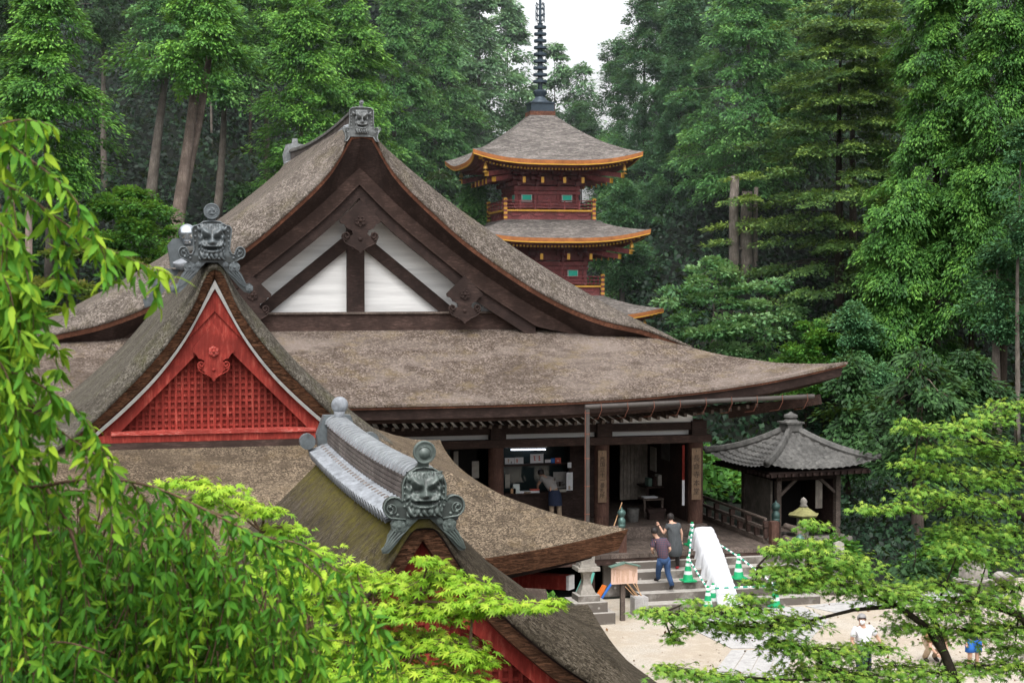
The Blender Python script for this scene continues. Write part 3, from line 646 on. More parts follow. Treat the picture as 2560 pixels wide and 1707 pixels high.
for sx in (-1,1):
    link('cut_verge_edge',strip(RX,lambda u:Er(u)+.01,lambda u:Wr(u)+.03,30.92,31.06,0,2.62,sx),'thatch_cut',red)
    link('white_verge_strip',strip(RX,Wr,lambda u:Wr(u)-.085-.08*max(0,1-u*3),31.00,31.02,0,2.45,sx,40,.06),'strip',red)
    Ri=lambda u:8.74-1.05*u
    link('red_bargeboard',strip(RX,lambda u:Wr(u)-.1,lambda u:max(6.2,min(Wr(u)-.13,Ri(u))),31.08,31.10,0,2.5,sx,40,.08),'redlac',red)
    link('inner_bargeboard',strip(RX,lambda u:max(6.2,min(Wr(u)-.12,Ri(u)+.02)),lambda u:max(6.2,8.27-1.02*u),31.14,31.14,0,2.1,sx,40,.06),'redlac',red)
Lt=lambda u:8.30-1.02*u
link('gable_panel',poly_under(RX,31.36,lambda u:9.2-1.15*u,6.2,2.5),'redlac',red)
link('gable_lattice',lattice(RX,31.345,Lt,6.44,.122,.05,.034,1.9),'redlac',red)
mb=MB(); mb.b2((RX-1.95,31.02,6.40),(RX+1.92,31.35,6.47)); link('worn_sill',mb,'redold',red)
mb=MB(); mb.b2((RX-2.2,31.06,6.26),(RX+2.15,31.36,6.398)); link('sill_board',mb,'redlac',red)
mb=MB(); mb.b2((RX-2.9,31.05,5.9),(RX+2.9,31.5,6.255)); link('gable_base',mb,'bwood',red)
pendant(red,RX-.03,31.06,8.50,.55,'redlac',1)
ridge_tiles(red,RX,31.1,40.2,9.68,.34,.15,.22,.36,.05,.15)
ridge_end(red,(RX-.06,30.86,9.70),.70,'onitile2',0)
# rear ridge end with polished ball
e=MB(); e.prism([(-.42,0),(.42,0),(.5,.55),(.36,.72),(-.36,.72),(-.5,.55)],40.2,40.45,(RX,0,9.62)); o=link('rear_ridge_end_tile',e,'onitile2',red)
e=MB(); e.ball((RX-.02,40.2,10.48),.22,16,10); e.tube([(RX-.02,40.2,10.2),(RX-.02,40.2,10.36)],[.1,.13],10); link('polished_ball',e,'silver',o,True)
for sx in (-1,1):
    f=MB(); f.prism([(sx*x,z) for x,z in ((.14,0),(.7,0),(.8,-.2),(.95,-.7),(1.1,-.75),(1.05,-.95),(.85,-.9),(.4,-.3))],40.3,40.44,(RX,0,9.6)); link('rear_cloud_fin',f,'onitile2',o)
# body under the skirt
mb=MB(); mb.b2((RX-4.6,29.4,.4),(RX+4.6,41.6,4.15)); link('wall',mb,'redlac',red)
mb=MB(); mb.b2((RX-5.3,28.95,3.55),(RX+5.3,29.2,3.78)); link('tie_beam',mb,'redlac',red)
mb=MB(); mb.beam((RX+4.2,30.2,3.62),(RX+6.25,28.3,3.74),.22,.26); o=link('corner_bracket',mb,'redlac',red)
mb=MB(); mb.beam((RX+6.252,28.298,3.74),(RX+6.29,28.26,3.74),.22,.26); link('white_bracket_end',mb,'white',o)
mb=MB(); mb.beam((RX+4.4,30.0,3.98),(RX+6.5,28.05,4.42),.2,.2); link('hip_rafter',mb,'bwood',red)
mb=MB(); mb.b2((RX+1.5,27.95,3.52),(RX+4.75,28.06,3.72)); link('gutter',mb,'gutter2',red)
mb=MB(); mb.b2((RX-5.2,28.6,0),(RX+5.2,42.2,.4)); link('stone_base',mb,'stone',red)
# ================================================================== FRONT GABLE ROOF
BX=3.8
fr=thing('front_gate_building','mossy thatched building in front, grey tiled ridge and red latticed gable','temple building',(BX,22.5,0))
Mf_=curve([(0,6.52),(.2,6.50),(.42,6.30),(.7,6.03),(.95,5.79),(1.24,5.54),(1.53,5.31),(2.09,4.93),(2.44,4.62),(2.82,4.31),(3.2,4.02),(3.6,3.70),(4.0,3.42),(4.4,3.22)])
Ef_=curve([(0,6.37),(.13,6.36),(.2,6.28),(.41,5.94),(.6,5.66),(.82,5.42),(1.12,5.11),(1.4,4.86),(1.74,4.58),(2.14,4.30),(2.6,4.0),(3.2,3.64),(3.8,3.33),(4.4,3.1)])
br=Roof(BX,4.4,18.5,26.6,lambda d:0,1,0,1,Mf_,Ef_,18.9,26.5,4.4,.55)
up=lambda u,y:.50*max(0,min(1,(y-24.0)/2.4))**1.8*max(0,(u-2.6)/1.8)**1.5+.35*max(0,min(1,(20.6-y)/1.6))**1.6*max(0,(u-2.9)/1.5)**1.5
link('thatched_roof',br.gable(tipup=up),'thatch_front',fr,True)
Cf=curve([(0,6.20),(.02,6.17),(.25,5.83),(.67,5.35),(.9,5.08),(1.32,4.69),(1.73,4.34),(2.3,3.95),(3.2,3.35),(4.2,2.9)])
Df=curve([(0,5.72),(.22,5.43),(.56,5.07),(.76,4.91),(1.04,4.68),(1.39,4.36),(1.9,3.98),(2.8,3.35),(3.6,2.9)])
for sx in (-1,1):
    link('verge_line',strip(BX,lambda u:Ef_(u)+.004,lambda u:Ef_(u)-.035,18.93,18.96,0,4.3,sx),'dwood',fr)
    link('cut_verge_edge',strip(BX,lambda u:Ef_(u)-.03,Cf,18.965,19.02,0,4.2,sx),'thatch_cut',fr)
    link('verge_soffit',strip(BX,Cf,lambda u:Cf(u)-.03,19.02,19.3,0,4.2,sx),'trim',fr)
    link('red_bargeboard',strip(BX,lambda u:Cf(u)-.02,lambda u:Df(u)+.1*0,19.22,19.24,0,3.6,sx,40,.07),'redlac',fr)
    mb=MB(); mb.rows([[(BX+sx*4.4,y,Mf_(4.4)+up(4.4,y)-.01) for y in np.linspace(18.95,26.45,30)],[(BX+sx*4.3,y,Mf_(4.4)+up(4.4,y)-.28) for y in np.linspace(18.95,26.45,30)],[(BX+sx*3.9,y,Mf_(4.4)+up(4.4,y)-.25) for y in np.linspace(18.95,26.45,30)]]); link('cut_eave_edge',mb,'thatch_cut',fr)
link('gable_panel',poly_under(BX,19.5,lambda u:5.95-1.02*u,2.6,3.0),'redlac',fr)
link('gable_lattice',lattice(BX,19.49,lambda u:Df(u)+.03,2.9,.135,.055,.035,3.),'redlac',fr)
mb=MB(); mb.b2((BX-2.9,19.51,0),(BX+2.9,25.9,4.2)); link('wall',mb,'redlac',fr)
ridge_tiles(fr,BX,19.05,26.2,6.50,.47,.17,.26,.50,.07,.165,('tile_l','tile_n','captile'),.235)
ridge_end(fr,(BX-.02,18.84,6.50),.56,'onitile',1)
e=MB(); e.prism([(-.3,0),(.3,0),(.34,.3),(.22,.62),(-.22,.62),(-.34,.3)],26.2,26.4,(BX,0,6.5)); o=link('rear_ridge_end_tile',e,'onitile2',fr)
e=MB(); e.tube([(BX,26.15,6.92),(BX,26.05,7.02),(BX,25.98,7.12),(BX,25.95,7.22)],[.12,.085,.075,.10],14); e.ball((BX,25.93,7.31),.14,16,10,(1,.55,1.0)); link('crest_ball',e,'tile_l',o,True)
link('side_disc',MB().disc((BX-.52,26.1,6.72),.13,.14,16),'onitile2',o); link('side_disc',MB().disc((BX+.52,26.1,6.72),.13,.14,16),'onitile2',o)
# ================================================================== PAGODA
PGX,PGY=23.3,84.0
pag=thing('pagoda','three storey red pagoda with orange edged bark roofs and tall dark bronze finial','pagoda',(PGX,PGY,0),rz=rad(-3.))
def sq_roof(hw,hi,z0,z1,lift,p):
    def zf(d,v): 
        t=min(max(d/(hw-hi),0),1); return z0+(z1-z0)*(.35*t+.65*t**p)+lift*(1-t)**1.6*abs(v)**3.2
    mb=MB()
    for q in range(4):
        c,s_=math.cos(q*math.pi/2),math.sin(q*math.pi/2)
        def fn(a,b):
            v=2*a-1; v=sgn(v)*(1-(1-abs(v))**1.3); d=(hw-hi)*b; x=v*(hw-d)*(1+.03*abs(v)**8*(1-b)); y=-(hw-d)*(1+.03*abs(v)**8*(1-b))
            return (c*x-s_*y,s_*x+c*y,zf(d,v))
        mb.grid(fn,40,14)
    def band(specs):
        m=MB(); rows=[]
        for ins,dz in specs:
            r=[]
            for q in range(4):
                c,s_=math.cos(q*math.pi/2),math.sin(q*math.pi/2)
                for i in range(40):
                    v=2*i/40-1; v=sgn(v)*(1-(1-abs(v))**1.3); k=1+.03*abs(v)**8-ins/hw; x=v*hw*k; y=-hw*k; r.append((c*x-s_*y,s_*x+c*y,zf(0,v)+dz))
            r.append(r[0]); rows.append(r)
        m.rows(rows); return m
    return mb,band,zf
def each4(fn):
    for q in range(4): fn(Matrix.Rotation(q*math.pi/2,3,'Z'),q)
def rot(mb,m): mb.v=[tuple(m@Vector(p)) for p in mb.v]; return mb
def pag_level(hw,hi,z0,z1,lift,p,body,zf,zt,bal,zb,top):
    mb,band,zfun=sq_roof(hw,hi,z0,z1,lift,p)
    link('roof',mb,'pagroof',pag,True)
    link('eave_edge',band([(-.003,0),(.02,-.19)]),'orange',pag)
    link('eave_line',band([(.025,-.185),(.03,-.25),(.1,-.26)]),'yellow',pag)
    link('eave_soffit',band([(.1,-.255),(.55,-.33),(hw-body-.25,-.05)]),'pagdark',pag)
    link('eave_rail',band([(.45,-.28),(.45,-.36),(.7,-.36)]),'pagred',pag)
    rest=MB(); n=int(hw*2/.205)
    rm=MB(); rm.box((0,.55,0),(.10,1.1,.10)); rm.cur=1; rm.box((0,-.006,0),(.098,.02,.098))
    proto=None
    for i in range(n+1):
        v=2*i/n-1; x=v*(hw-.55); z=zfun(0,v*.93)-.42
        if top and abs(v)<=1:
            if proto is None: proto=link('rafter',rm,['pagred','yellow'],pag); o=proto
            else: o=proto.copy(); COL.objects.link(o)
            o.location=(x,-(hw-.62),z)
        for q in (1,2,3) if top else (0,1,2,3):
            m=Matrix.Rotation(q*math.pi/2,3,'Z'); a=MB(); a.box((x,-(hw-.62)+.55,z),(.1,1.1,.1)); rot(a,m); rest.add(a.v,a.f)
    o=link('rafter_row',rest,'pagred',pag); o['kind']='stuff'
    # brackets
    def br(m,q):
        for x in (-body*.96,-body*.36,body*.36,body*.96):
            mb=MB()
            for k in range(3):
                mb.b2((x-.30-.08*k,-body-.32*(k+1),zt+.06+.26*k),(x+.30+.08*k,-body-.32*k+.05,zt+.20+.26*k))
                mb.b2((x-.09,-body-.36*(k+1)-.1,zt+.0+.26*k),(x+.09,-body,zt+.19+.26*k))
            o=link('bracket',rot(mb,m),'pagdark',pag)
            mb=MB(); mb.beam((x,-body,zt+.62),(x,-body-1.62,zt+.24),.13,.16); b2=link('tail_rafter',rot(mb,m),'pagred',o)
            mb=MB(); mb.box((x,-body-1.64,zt+.235),(.15,.06,.30)); link('yellow_end',rot(mb,m),'yellow',o)
        for k,(r0,r1,zz) in enumerate(((.1,2.2,.30),(.1,2.9,.55))):
            mb=MB(); mb.beam((-body-r0*.7,-body-r0*.7,zt+zz+.3),(-body-r1*.68,-body-r1*.68,zt+zz-.05),.2,.24); o=link('corner_bracket',rot(mb,m),'pagred',pag)
            mb=MB(); a=-body-r1*.68; mb.beam((a+.01,a+.01,zt+zz-.05),(a-.05,a-.05,zt+zz-.055),.21,.25); link('yellow_end',rot(mb,m),'yellow',o)
        mb=MB(); a=-(hw-.45); za=zfun(0,1)-.38; mb.beam((a+1.6,a+1.6,za-.1),(a-.05,a-.05,za),.22,.2); o=link('hip_rafter',rot(mb,m),'pagred',pag)
        mb=MB(); mb.beam((a-.05,a-.05,za),(a-.10,a-.10,za),.23,.21); link('yellow_end',rot(mb,m),'yellow',o)
        mb=MB(); mb.lathe([(.02,0),(.02,-.14),(.06,-.16),(.10,-.30),(.13,-.42),(.13,-.44)],(a+.22,a+.22,za-.14),12); o=link('wind_bell',rot(mb,m),'gold',pag,auto=50)
        mb=MB(); mb.lathe([(.01,-.44),(.01,-.5),(.16,-.6),(.16,-.62)],(a+.22,a+.22,za-.14),6); link('bell_clapper',rot(mb,m),'gold',o)
    each4(br)
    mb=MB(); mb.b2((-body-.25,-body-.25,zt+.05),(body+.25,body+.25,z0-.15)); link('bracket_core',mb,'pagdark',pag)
    # body
    mb=MB(); mb.b2((-body+.06,-body+.06,zf-.4),(body-.06,body-.06,zt)); link('wall',mb,'pagred',pag)
    hz=zt-zf
    def bd(m,q):
        for x in (-body,-body*.37,body*.37) : mb=MB(); mb.lathe([(.11,zf),(.11,zt)],(x,-body,0),10); link('column',rot(mb,m),'pagred',pag)
        for z,h,ext in ((zt-.12,.22,.14),(zt-.365,.17,.16),(zf+.18,.16,.05)):
            mb=MB(); mb.b2((-body-ext,-body-.15,z-h/2),(body+ext,-body+.1,z+h/2)); link('tie_beam',rot(mb,m),'pagred',pag)
        mb=MB(); mb.b2((-body*.30,-body-.09,zf+.1),(body*.30,-body+.1,zt-.48)); d=link('door',rot(mb,m),'pagred',pag)
        mb=MB(); mb.b2((-body*.34,-body-.07,zf+.1),(-body*.305,-body+.1,zt-.46)); mb.b2((body*.305,-body-.07,zf+.1),(body*.34,-body+.1,zt-.46)); mb.b2((-body*.304,-body-.07,zt-.479),(body*.304,-body+.1,zt-.455)); mb.b2((-.012,-body-.1,zf+.1),(.012,-body-.085,zt-.6)); link('door_frame',rot(mb,m),'pagdark',d)
        for sx in (-1,1):
            xc=sx*body*.67; mb=MB(); mb.b2((xc-.28,-body-.07,zt-.83),(xc+.28,-body+.1,zt-.455)); w_=link('window',rot(mb,m),'white',pag)
            mb=MB(); mb.b2((xc-.245,-body-.085,zt-.80),(xc+.245,-body,zt-.485)); link('pane',rot(mb,m),'teal',w_)
    each4(bd)
    if bal:
        mb=MB(); mb.b2((-bal+.12,-bal+.12,zb),(bal-.12,bal-.12,zf-.08)); link('balcony_base',mb,'pagred',pag)
        def bl(m,q):
            L=bal
            mb=MB(); mb.b2((-L+.06,-L-.02,zf-.10),(L-.06,-L+.05,zf-.01)); o=link('gold_line',rot(mb,m),'yellow',pag)
            for i in range(1,24):
                pass
            for z in (zf+.10,zf+.27,zf+.46):
                e=.16 if z>zf+.4 else .05
                mb=MB(); mb.tube([(-L-e,-L,z+(.04 if e>.1 else 0)),(-L,-L,z),(L,-L,z),(L+e,-L,z+(.04 if e>.1 else 0))],.035,6); link('rail',rot(mb,m),'pagred',pag)
            for i in range(7):
                x=-L+2*L*i/6
                if 0<i<6: mb=MB(); mb.b2((x-.04,-L-.04,zf),(x+.04,-L+.04,zf+.45)); link('rail_post',rot(mb,m),'pagred',pag)
            mb=MB(); mb.b2((-L-.08,-L-.08,zb),(-L+.08,-L+.08,zf+.52)); cp=link('corner_post',rot(mb,m),'pagred',pag)
            for z in np.arange(zb+.08,zf+.6,.24): mb=MB(); mb.b2((-L-.09,-L-.09,z),(-L+.09,-L+.09,z+.12)); link('yellow_band',rot(mb,m),'yellow',cp)
            for i in range(4):
                x=-L*.75+L*.5*i; mb=MB(); mb.tube([(x-.45,-L+.10,zf-.22),(x-.3,-L+.09,zf-.24),(x-.22,-L+.09,zf-.34),(x+.22,-L+.09,zf-.34),(x+.3,-L+.09,zf-.24),(x+.45,-L+.10,zf-.22)],.025,5); link('cloud_moulding',rot(mb,m),'pagdark',pag)
            mb=MB(); mb.b2((-L+.05,-L+.08,zf-.16),(L-.05,-L+.14,zf-.105)); link('balcony_beam',rot(mb,m),'pagred',pag)
        each4(bl)
pag_level(4.38,.64,15.42,18.12,.50,1.5,1.64,12.95,14.22,2.40,12.38,True)
pag_level(4.70,2.42,11.40,12.42,.48,1.3,2.0,8.95,10.22,2.78,8.38,True)
pag_level(5.25,2.80,7.32,8.42,.48,1.3,2.4,2.2,5.9,0,0,False)
mb=MB(); mb.b2((-3.6,-3.6,-3),(3.6,3.6,2.1)); link('stone_base',mb,'stone',pag)
mb=MB(); mb.b2((-.69,-.69,18.08),(.69,.69,18.30)); link('finial_base_board',mb,'trim',pag)
mb=MB(); mb.b2((-.63,-.63,18.30),(.63,.63,18.74)); mb.b2((-.70,-.70,18.74),(.70,.70,18.80)); link('finial_box',mb,'bronze',pag)
mb=MB(); mb.lathe([(.52,18.8),(.5,18.88),(.34,18.98),(.27,19.12),(.30,19.18),(.36,19.30),(.38,19.42),(.28,19.5)],(0,0,0),20); link('finial_bowl',mb,'bronze',pag,auto=50)
mb=MB(); mb.lathe([(.13,19.4),(.12,21.5),(.09,23.0),(.06,24.9)],(0,0,0),12); link('finial_shaft',mb,'bronze',pag,auto=50)
for i in range(9):
    z=19.86+i*.365; r=.385-.008*i; mb=MB(); mb.lathe([(r*.45,z),(r,z+.015),(r*1.02,z+.08),(r,z+.15),(r*.45,z+.165),(r*.42,z+.26),(.16,z+.30)],(0,0,0),20); link('finial_ring',mb,'bronze',pag,auto=50)
for q in range(4):
    mb=MB(); m=Matrix.Rotation(q*math.pi/2+.4,3,'Z')
    for (a,b) in ((23.2,23.55),(23.5,23.9),(23.85,24.15)): mb.tube([(.1,0,a),(.24,0,a+.05),(.30,0,(a+b)/2),(.22,0,b),(.12,0,b-.08)],.022,5)
    mb.tube([(.28,0,23.15),(.30,0,23.6),(.26,0,24.2)],.02,5); link('finial_flame',rot(mb,m),'bronze',pag)
mb=MB(); mb.ball((0,0,24.55),.13,10,6); mb.ball((0,0,24.85),.16,10,6,(1,1,1.2)); link('finial_jewel',mb,'bronze',pag,True)
# ================================================================== TILED PAVILION
pv=thing('tiled_pavilion','small square wooden pavilion with grey pyramid tile roof beyond the veranda','pavilion',(24.1,53.1,0),rz=rad(6.))
hwp=2.19; ze=2.72; za=4.02
def pzf(d,v):
    t=min(d/hwp,1); return ze+(za-ze)*(.55*t+.45*t*t)+.26*(1-t)**1.5*abs(v)**3
mb=MB()
for q in range(4):
    m=Matrix.Rotation(q*math.pi/2,3,'Z'); a=MB()
    def f(i,j):
        x=(2*i-1)*hwp; d=(hwp-.12)*j; lim=hwp-d; xx=max(-lim,min(lim,x)); v=xx/max(lim,.01)
        rib=.05*abs(math.sin(math.pi*xx/.27))**.6; st=.045*((j*9)%1.0)
        return (xx,-lim,pzf(d,v)+rib-st)
    a.grid(f,168,66); rot(a,m); mb.add(a.v,a.f)
link('tile_roof',mb,'tile',pv)
for q in range(4):
    m=Matrix.Rotation(q*math.pi/2,3,'Z'); mb=MB(); P_=[(-(hwp-d)*1.02,-(hwp-d)*1.02,pzf(d,1)+.10) for d in np.linspace(-.02,hwp-.2,9)]
    mb.tube(P_,.085,8); mb.tube([(x,y,z-.08) for x,y,z in P_],.12,8); mb.ball(P_[0],.12,8,6); link('hip_tile_row',rot(mb,m),'tile',pv,auto=40)
mb=MB(); mb.b2((-.3,-.3,3.86),(.3,.3,4.14)); mb.b2((-.36,-.36,4.14),(.36,.36,4.2)); mb.lathe([(.3,4.2),(.24,4.26),(.2,4.3),(.26,4.36),(.24,4.44),(.1,4.5),(.02,4.56)],(0,0,0),16); link('roof_jewel',mb,'tile',pv,auto=45)
mb=MB(); mb.b2((-2.0,-2.0,2.48),(2.0,2.0,2.66)); link('eave_frame',mb,'dwood',pv)
for i in range(15):
    for sd in (0,1):
        x=-1.95+i*.28; mb=MB(); mb.b2((x-.035,-2.1,2.50),(x+.035,-1.2,2.6)) if sd==0 else mb.b2((-2.1,x-.035,2.50),(-1.2,x+.035,2.6)); link('rafter',mb,'dwood',pv)
for x in (-1.2,1.2):
    for y in (-1.2,1.2):
        mb=MB(); mb.b2((x-.09,y-.09,0),(x+.09,y+.09,2.5)); link('post',mb,'greywood',pv)
mb=MB(); mb.beam((-1.1,-1.2,1.75),(-.45,-1.2,2.3),.09,.1); mb2=MB(); mb2.beam((1.1,-1.2,1.75),(.45,-1.2,2.3),.09,.1); link('brace',mb,'greywood',pv); link('brace',mb2,'greywood',pv)
for z in (2.35,):
    mb=MB(); mb.b2((-1.3,-1.27,z-.1),(1.3,-1.13,z+.1)); link('tie_beam',mb,'dwood',pv)
    mb=MB(); mb.b2((-1.27,-1.3,z-.1),(-1.13,1.3,z+.1)); link('tie_beam',mb,'dwood',pv)
mb=MB(); mb.b2((-1.24,-.75,.2),(-1.16,1.1,2.3)); link('side_panel',mb,'palewood',pv)
mb=MB(); mb.b2((-1.1,1.1,.2),(1.15,1.2,2.3)); link('rear_wall',mb,'black',pv)
mb=MB(); mb.b2((1.1,-1.1,.2),(1.2,1.1,2.3)); link('side_wall',mb,'dwood',pv)
mb=MB(); mb.b2((.35,-1.16,1.2),(.62,-1.12,2.2)); o=link('hanging_panel',mb,'palewood',pv)
mb=MB(); mb.b2((-1.2,-1.2,.45),(1.1,-.6,.55)); link('bench',mb,'greywood',pv)
mb=MB(); mb.b2((-1.6,-1.6,-.3),(1.6,1.6,.2)); link('stone_base',mb,'stone',pv)
# ================================================================== STONE STEPS
st=thing('stone_steps','wide flight of lichen spotted stone steps up to the wooden veranda','steps',(17.2,43.2,0))
SY=[44.25,44.0,43.5,42.97,42.56,42.06]; SZ=[1.16,1.08,.88,.66,.44,.22]
for i,(y,z) in enumerate(zip(SY[1:],SZ[1:])):
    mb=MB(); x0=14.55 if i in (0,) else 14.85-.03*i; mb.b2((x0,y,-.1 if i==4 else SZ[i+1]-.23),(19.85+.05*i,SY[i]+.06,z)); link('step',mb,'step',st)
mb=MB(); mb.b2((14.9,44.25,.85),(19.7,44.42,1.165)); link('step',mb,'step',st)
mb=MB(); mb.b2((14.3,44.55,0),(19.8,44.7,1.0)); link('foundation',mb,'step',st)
# carved balustrade and bronze capped posts at right of the steps
mb=MB()
mb.tube([(19.95,44.3,1.92),(20.12,43.9,1.86),(20.22,43.4,1.55),(20.3,42.9,1.15),(20.34,42.6,.8)],[.09,.11,.10,.10,.08],10)
mb.tube([(19.92,44.3,1.55),(20.05,43.9,1.45),(20.12,43.5,1.1),(20.2,43.0,.75),(20.22,42.7,.4)],[.12,.16,.12,.14,.1],10)
mb.beam((20.02,44.3,.95),(20.2,42.75,.25),.14,.5)
solo('carved_stair_balustrade',mb,'greywood','weathered curving balustrade at the right side of the stone steps','balustrade',smooth=True)
def capped(x,y,z0,h,label,k=1.,r=.12,ball=False,grp=None):
    t_=thing('capped_post',label,'post',(x,y,z0),grp); mb=MB(); mb.b2((x-r,y-r,z0),(x+r,y+r,z0+h)); link('shaft',mb,'bwood' if not ball else 'stone',t_)
    g=MB(); 
    if ball: g.lathe([(.14,0),(.145,.02),(.145,.10),(.135,.11),(.145,.13),(.145,.3),(.12,.36),(.07,.38),(.07,.42),(.12,.46),(.145,.54),(.13,.62),(.07,.68),(.012,.72)],(x,y,z0+h),18)
    else: g.lathe([(a*k,b*k) for a,b in GIB],(x,y,z0+h),18)
    link('bronze_cap',g,'gbronze',t_,auto=50)
capped(19.85,43.05,0,1.16,'green bronze ball topped post at the lower end of the stair balustrade',ball=True)
capped(21.1,47.6,0,1.5,'dark bronze onion capped post standing between railing and tiled pavilion',1.15)
# ================================================================== LANTERNS AND STONES
def lantern_base(x,y,k,parent,mat='stone'):
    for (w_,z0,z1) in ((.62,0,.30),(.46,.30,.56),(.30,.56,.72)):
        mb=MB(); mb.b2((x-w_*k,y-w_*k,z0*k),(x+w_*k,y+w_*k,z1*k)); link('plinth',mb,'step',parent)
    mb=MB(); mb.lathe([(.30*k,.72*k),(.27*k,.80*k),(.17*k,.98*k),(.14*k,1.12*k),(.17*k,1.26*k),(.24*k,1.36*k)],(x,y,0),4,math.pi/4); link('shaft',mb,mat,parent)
    mb=MB(); mb.b2((x-.30*k,y-.30*k,1.36*k),(x+.30*k,y+.30*k,1.46*k)); mb.b2((x-.22*k,y-.22*k,1.46*k),(x+.22*k,y+.22*k,1.54*k)); link('middle_platform',mb,mat,parent)
ln=thing('stone_lantern','pale square shafted stone lantern below the red hall corner eave','stone lantern',(12.85,41.6,0)); lantern_base(12.85,41.6,1.03,ln)
mb=MB(); mb.b2((12.66,41.41,1.59),(13.04,41.79,2.1)); link('light_box',mb,'stone',ln); mb=MB(); mb.lathe([(.5,2.1),(.45,2.17),(.1,2.4),(.08,2.5),(.02,2.6)],(12.85,41.6,0),4,math.pi/4); link('cap',mb,'stone',ln)
lx,ly=23.0,49.6
l2=thing('stone_lantern','mossy capped stone lantern in front of the tiled pavilion','stone lantern',(lx,ly,0))
mb=MB(); mb.lathe([(.5,0),(.5,.3),(.36,.32),(.36,.5),(.3,.52),(.2,.75),(.17,.95),(.22,1.1),(.34,1.18),(.34,1.24),(.2,1.26)],(lx,ly,-.25),8); link('shaft',mb,'stone',l2)
mb=MB(); 
for a in range(6): mb.b2((lx+.2*math.cos(a*math.pi/3)-.04,ly+.2*math.sin(a*math.pi/3)-.04,1.0),(lx+.2*math.cos(a*math.pi/3)+.04,ly+.2*math.sin(a*math.pi/3)+.04,1.3))
link('light_box',mb,'stone',l2)
mb=MB(); mb.lathe([(.2,1.28),(.52,1.34),(.56,1.40),(.46,1.43),(.22,1.58),(.14,1.64)],(lx,ly,0),6); link('cap',mb,'mossstone',l2,label='mossy lantern cap')
mb=MB(); mb.lathe([(.1,1.63),(.15,1.68),(.09,1.74),(.13,1.82),(.08,1.92),(.01,1.97)],(lx,ly,0),12); link('jewel',mb,'stone',l2,True)
px,py=25.1,42.3
l3=thing('stone_pedestal','weathered tiered stone pedestal among the trees at far right','pedestal',(px,py,0))
for (w_,z0,z1,m_) in ((.44,0,.45,'step'),(.30,.45,.78,'stone')): mb=MB(); mb.lathe([(w_*1.35,z0),(w_*1.4,z0+.06),(w_*1.38,z1-.04),(w_*1.3,z1)],(px,py,0),4,math.pi/4+.2); link('tier',mb,m_,l3)
mb=MB(); mb.lathe([(.36,.78),(.32,.9),(.21,1.12),(.19,1.22)],(px,py,0),4,math.pi/4+.2); link('top_stone',mb,'stone',l3)
for (x,y,s,lb,cat) in ((21.2,43.3,.34,'rough grey boulder under the maple beside the paved path','boulder'),(21.9,43.6,.24,'smaller grey boulder beside the paved path','boulder'),(26.9,43.6,.30,'round grey rock right of the stone pedestal','rock'),(21.0,46.4,.28,'grey rock below the railing end beside the stone lantern','rock')):
    mb=MB(); mb.ball((x,y,s*.45),s,12,8,(1.2,.9,.8)); mb.v=[tuple(np.array(p)*(1+.10*math.sin(5*p[0]+3*p[1]+7*p[2]))+0) if False else (p[0]+.05*math.sin(9*p[1]+7*p[2]),p[1]+.05*math.sin(8*p[0]),p[2]+.04*math.sin(7*p[0]+5*p[1])) for p in mb.v]; solo('boulder' if cat=='boulder' else 'rock',mb,'step',lb,cat,smooth=True)
mb=MB(); mb.prism([(-.18,0),(.18,0),(.16,.95),(.05,1.02),(-.14,.96)],-.06,.06,(21.75,44.4,.35)); o=solo('inscribed_stone_slab',mb,'paper2','upright pale speckled slab standing behind the maple leaves','stone slab')
# weathered stump with clipped shrubs, beside the lantern
sx_,sy_=11.2,41.2
mb=MB()
mb.prism([(-.36,0),(.36,0),(.38,.9),(.30,1.16),(.1,1.22),(-.1,1.14),(-.22,1.18),(-.34,.95)],-.22,.22,(sx_,sy_,0)); solo('weathered_stone_stump',mb,'greywood','grey streaked upright stump beside the red bracket','stump')
# ================================================================== THINGS ON THE STEPS AND COURT
nb=thing('notice_board','pale pink wooden notice board with small green roof on a post','notice board',(13.81,41.3,0))
mb=MB(); mb.b2((13.75,41.27,0),(13.87,41.39,1.56)); link('post',mb,'greywood',nb)
mb=MB(); mb.b2((13.45,41.2,1.04),(14.20,41.25,1.50)); mb.add([(13.45,41.2,1.5),(14.2,41.2,1.5),(13.825,41.2,1.60),(13.45,41.25,1.5),(14.2,41.25,1.5),(13.825,41.25,1.60)],[(0,1,2),(3,5,4)]); b_=link('board',mb,'boardpink',nb)
mb=MB()
for i in range(22):
    x=13.50+i*.0305; z=1.46; random.seed(i)
    while z>1.09:
        h=random.uniform(.008,.026); mb.b2((x,41.193,z-h),(x+.010,41.199,z)); z-=h+random.uniform(.006,.014)
        if random.random()<.06: break
link('writing',mb,'bamboo',b_)
for s_ in (-1,1): mb=MB(); mb.beam((13.825+s_*.43,41.2,1.515),(13.825-s_*.01,41.2,1.625),.22,.03); link('board_roof',mb,'greenroof',nb)
bn=thing('stick_holder','grey concrete holder with bamboo sticks beside the notice board','stick holder',(14.53,42.0,0))
mb=MB(); mb.b2((14.33,41.8,0),(14.73,42.2,.5)); mb.b2((14.37,41.84,.5),(14.69,42.16,.512)); link('concrete_box',mb,'granite',bn)
random.seed(3)
for i,(dx,dy) in enumerate(((-.55,.5),(-.42,.6),(-.48,.45),(-.12,.5),(-.35,.55))): 
    mb=MB(); x=14.45+.05*i; mb.tube([(x,42.0,.45),(x+dx,42.0+dy,1.1)],.012,6); link('stick',mb,'bamboo',bn)
def conef(x,y,z,label):
    t_=thing('traffic_cone',label,'traffic cone',(x,y,z),'green cones round the white cover')
    return t_
cb=MB(); cb.box((0,0,.02),(.40,.40,.04)); cb.lathe([(.155,.04),(.15,.06),(.045,.62),(.045,.70),(.03,.71)],(0,0,0),20)
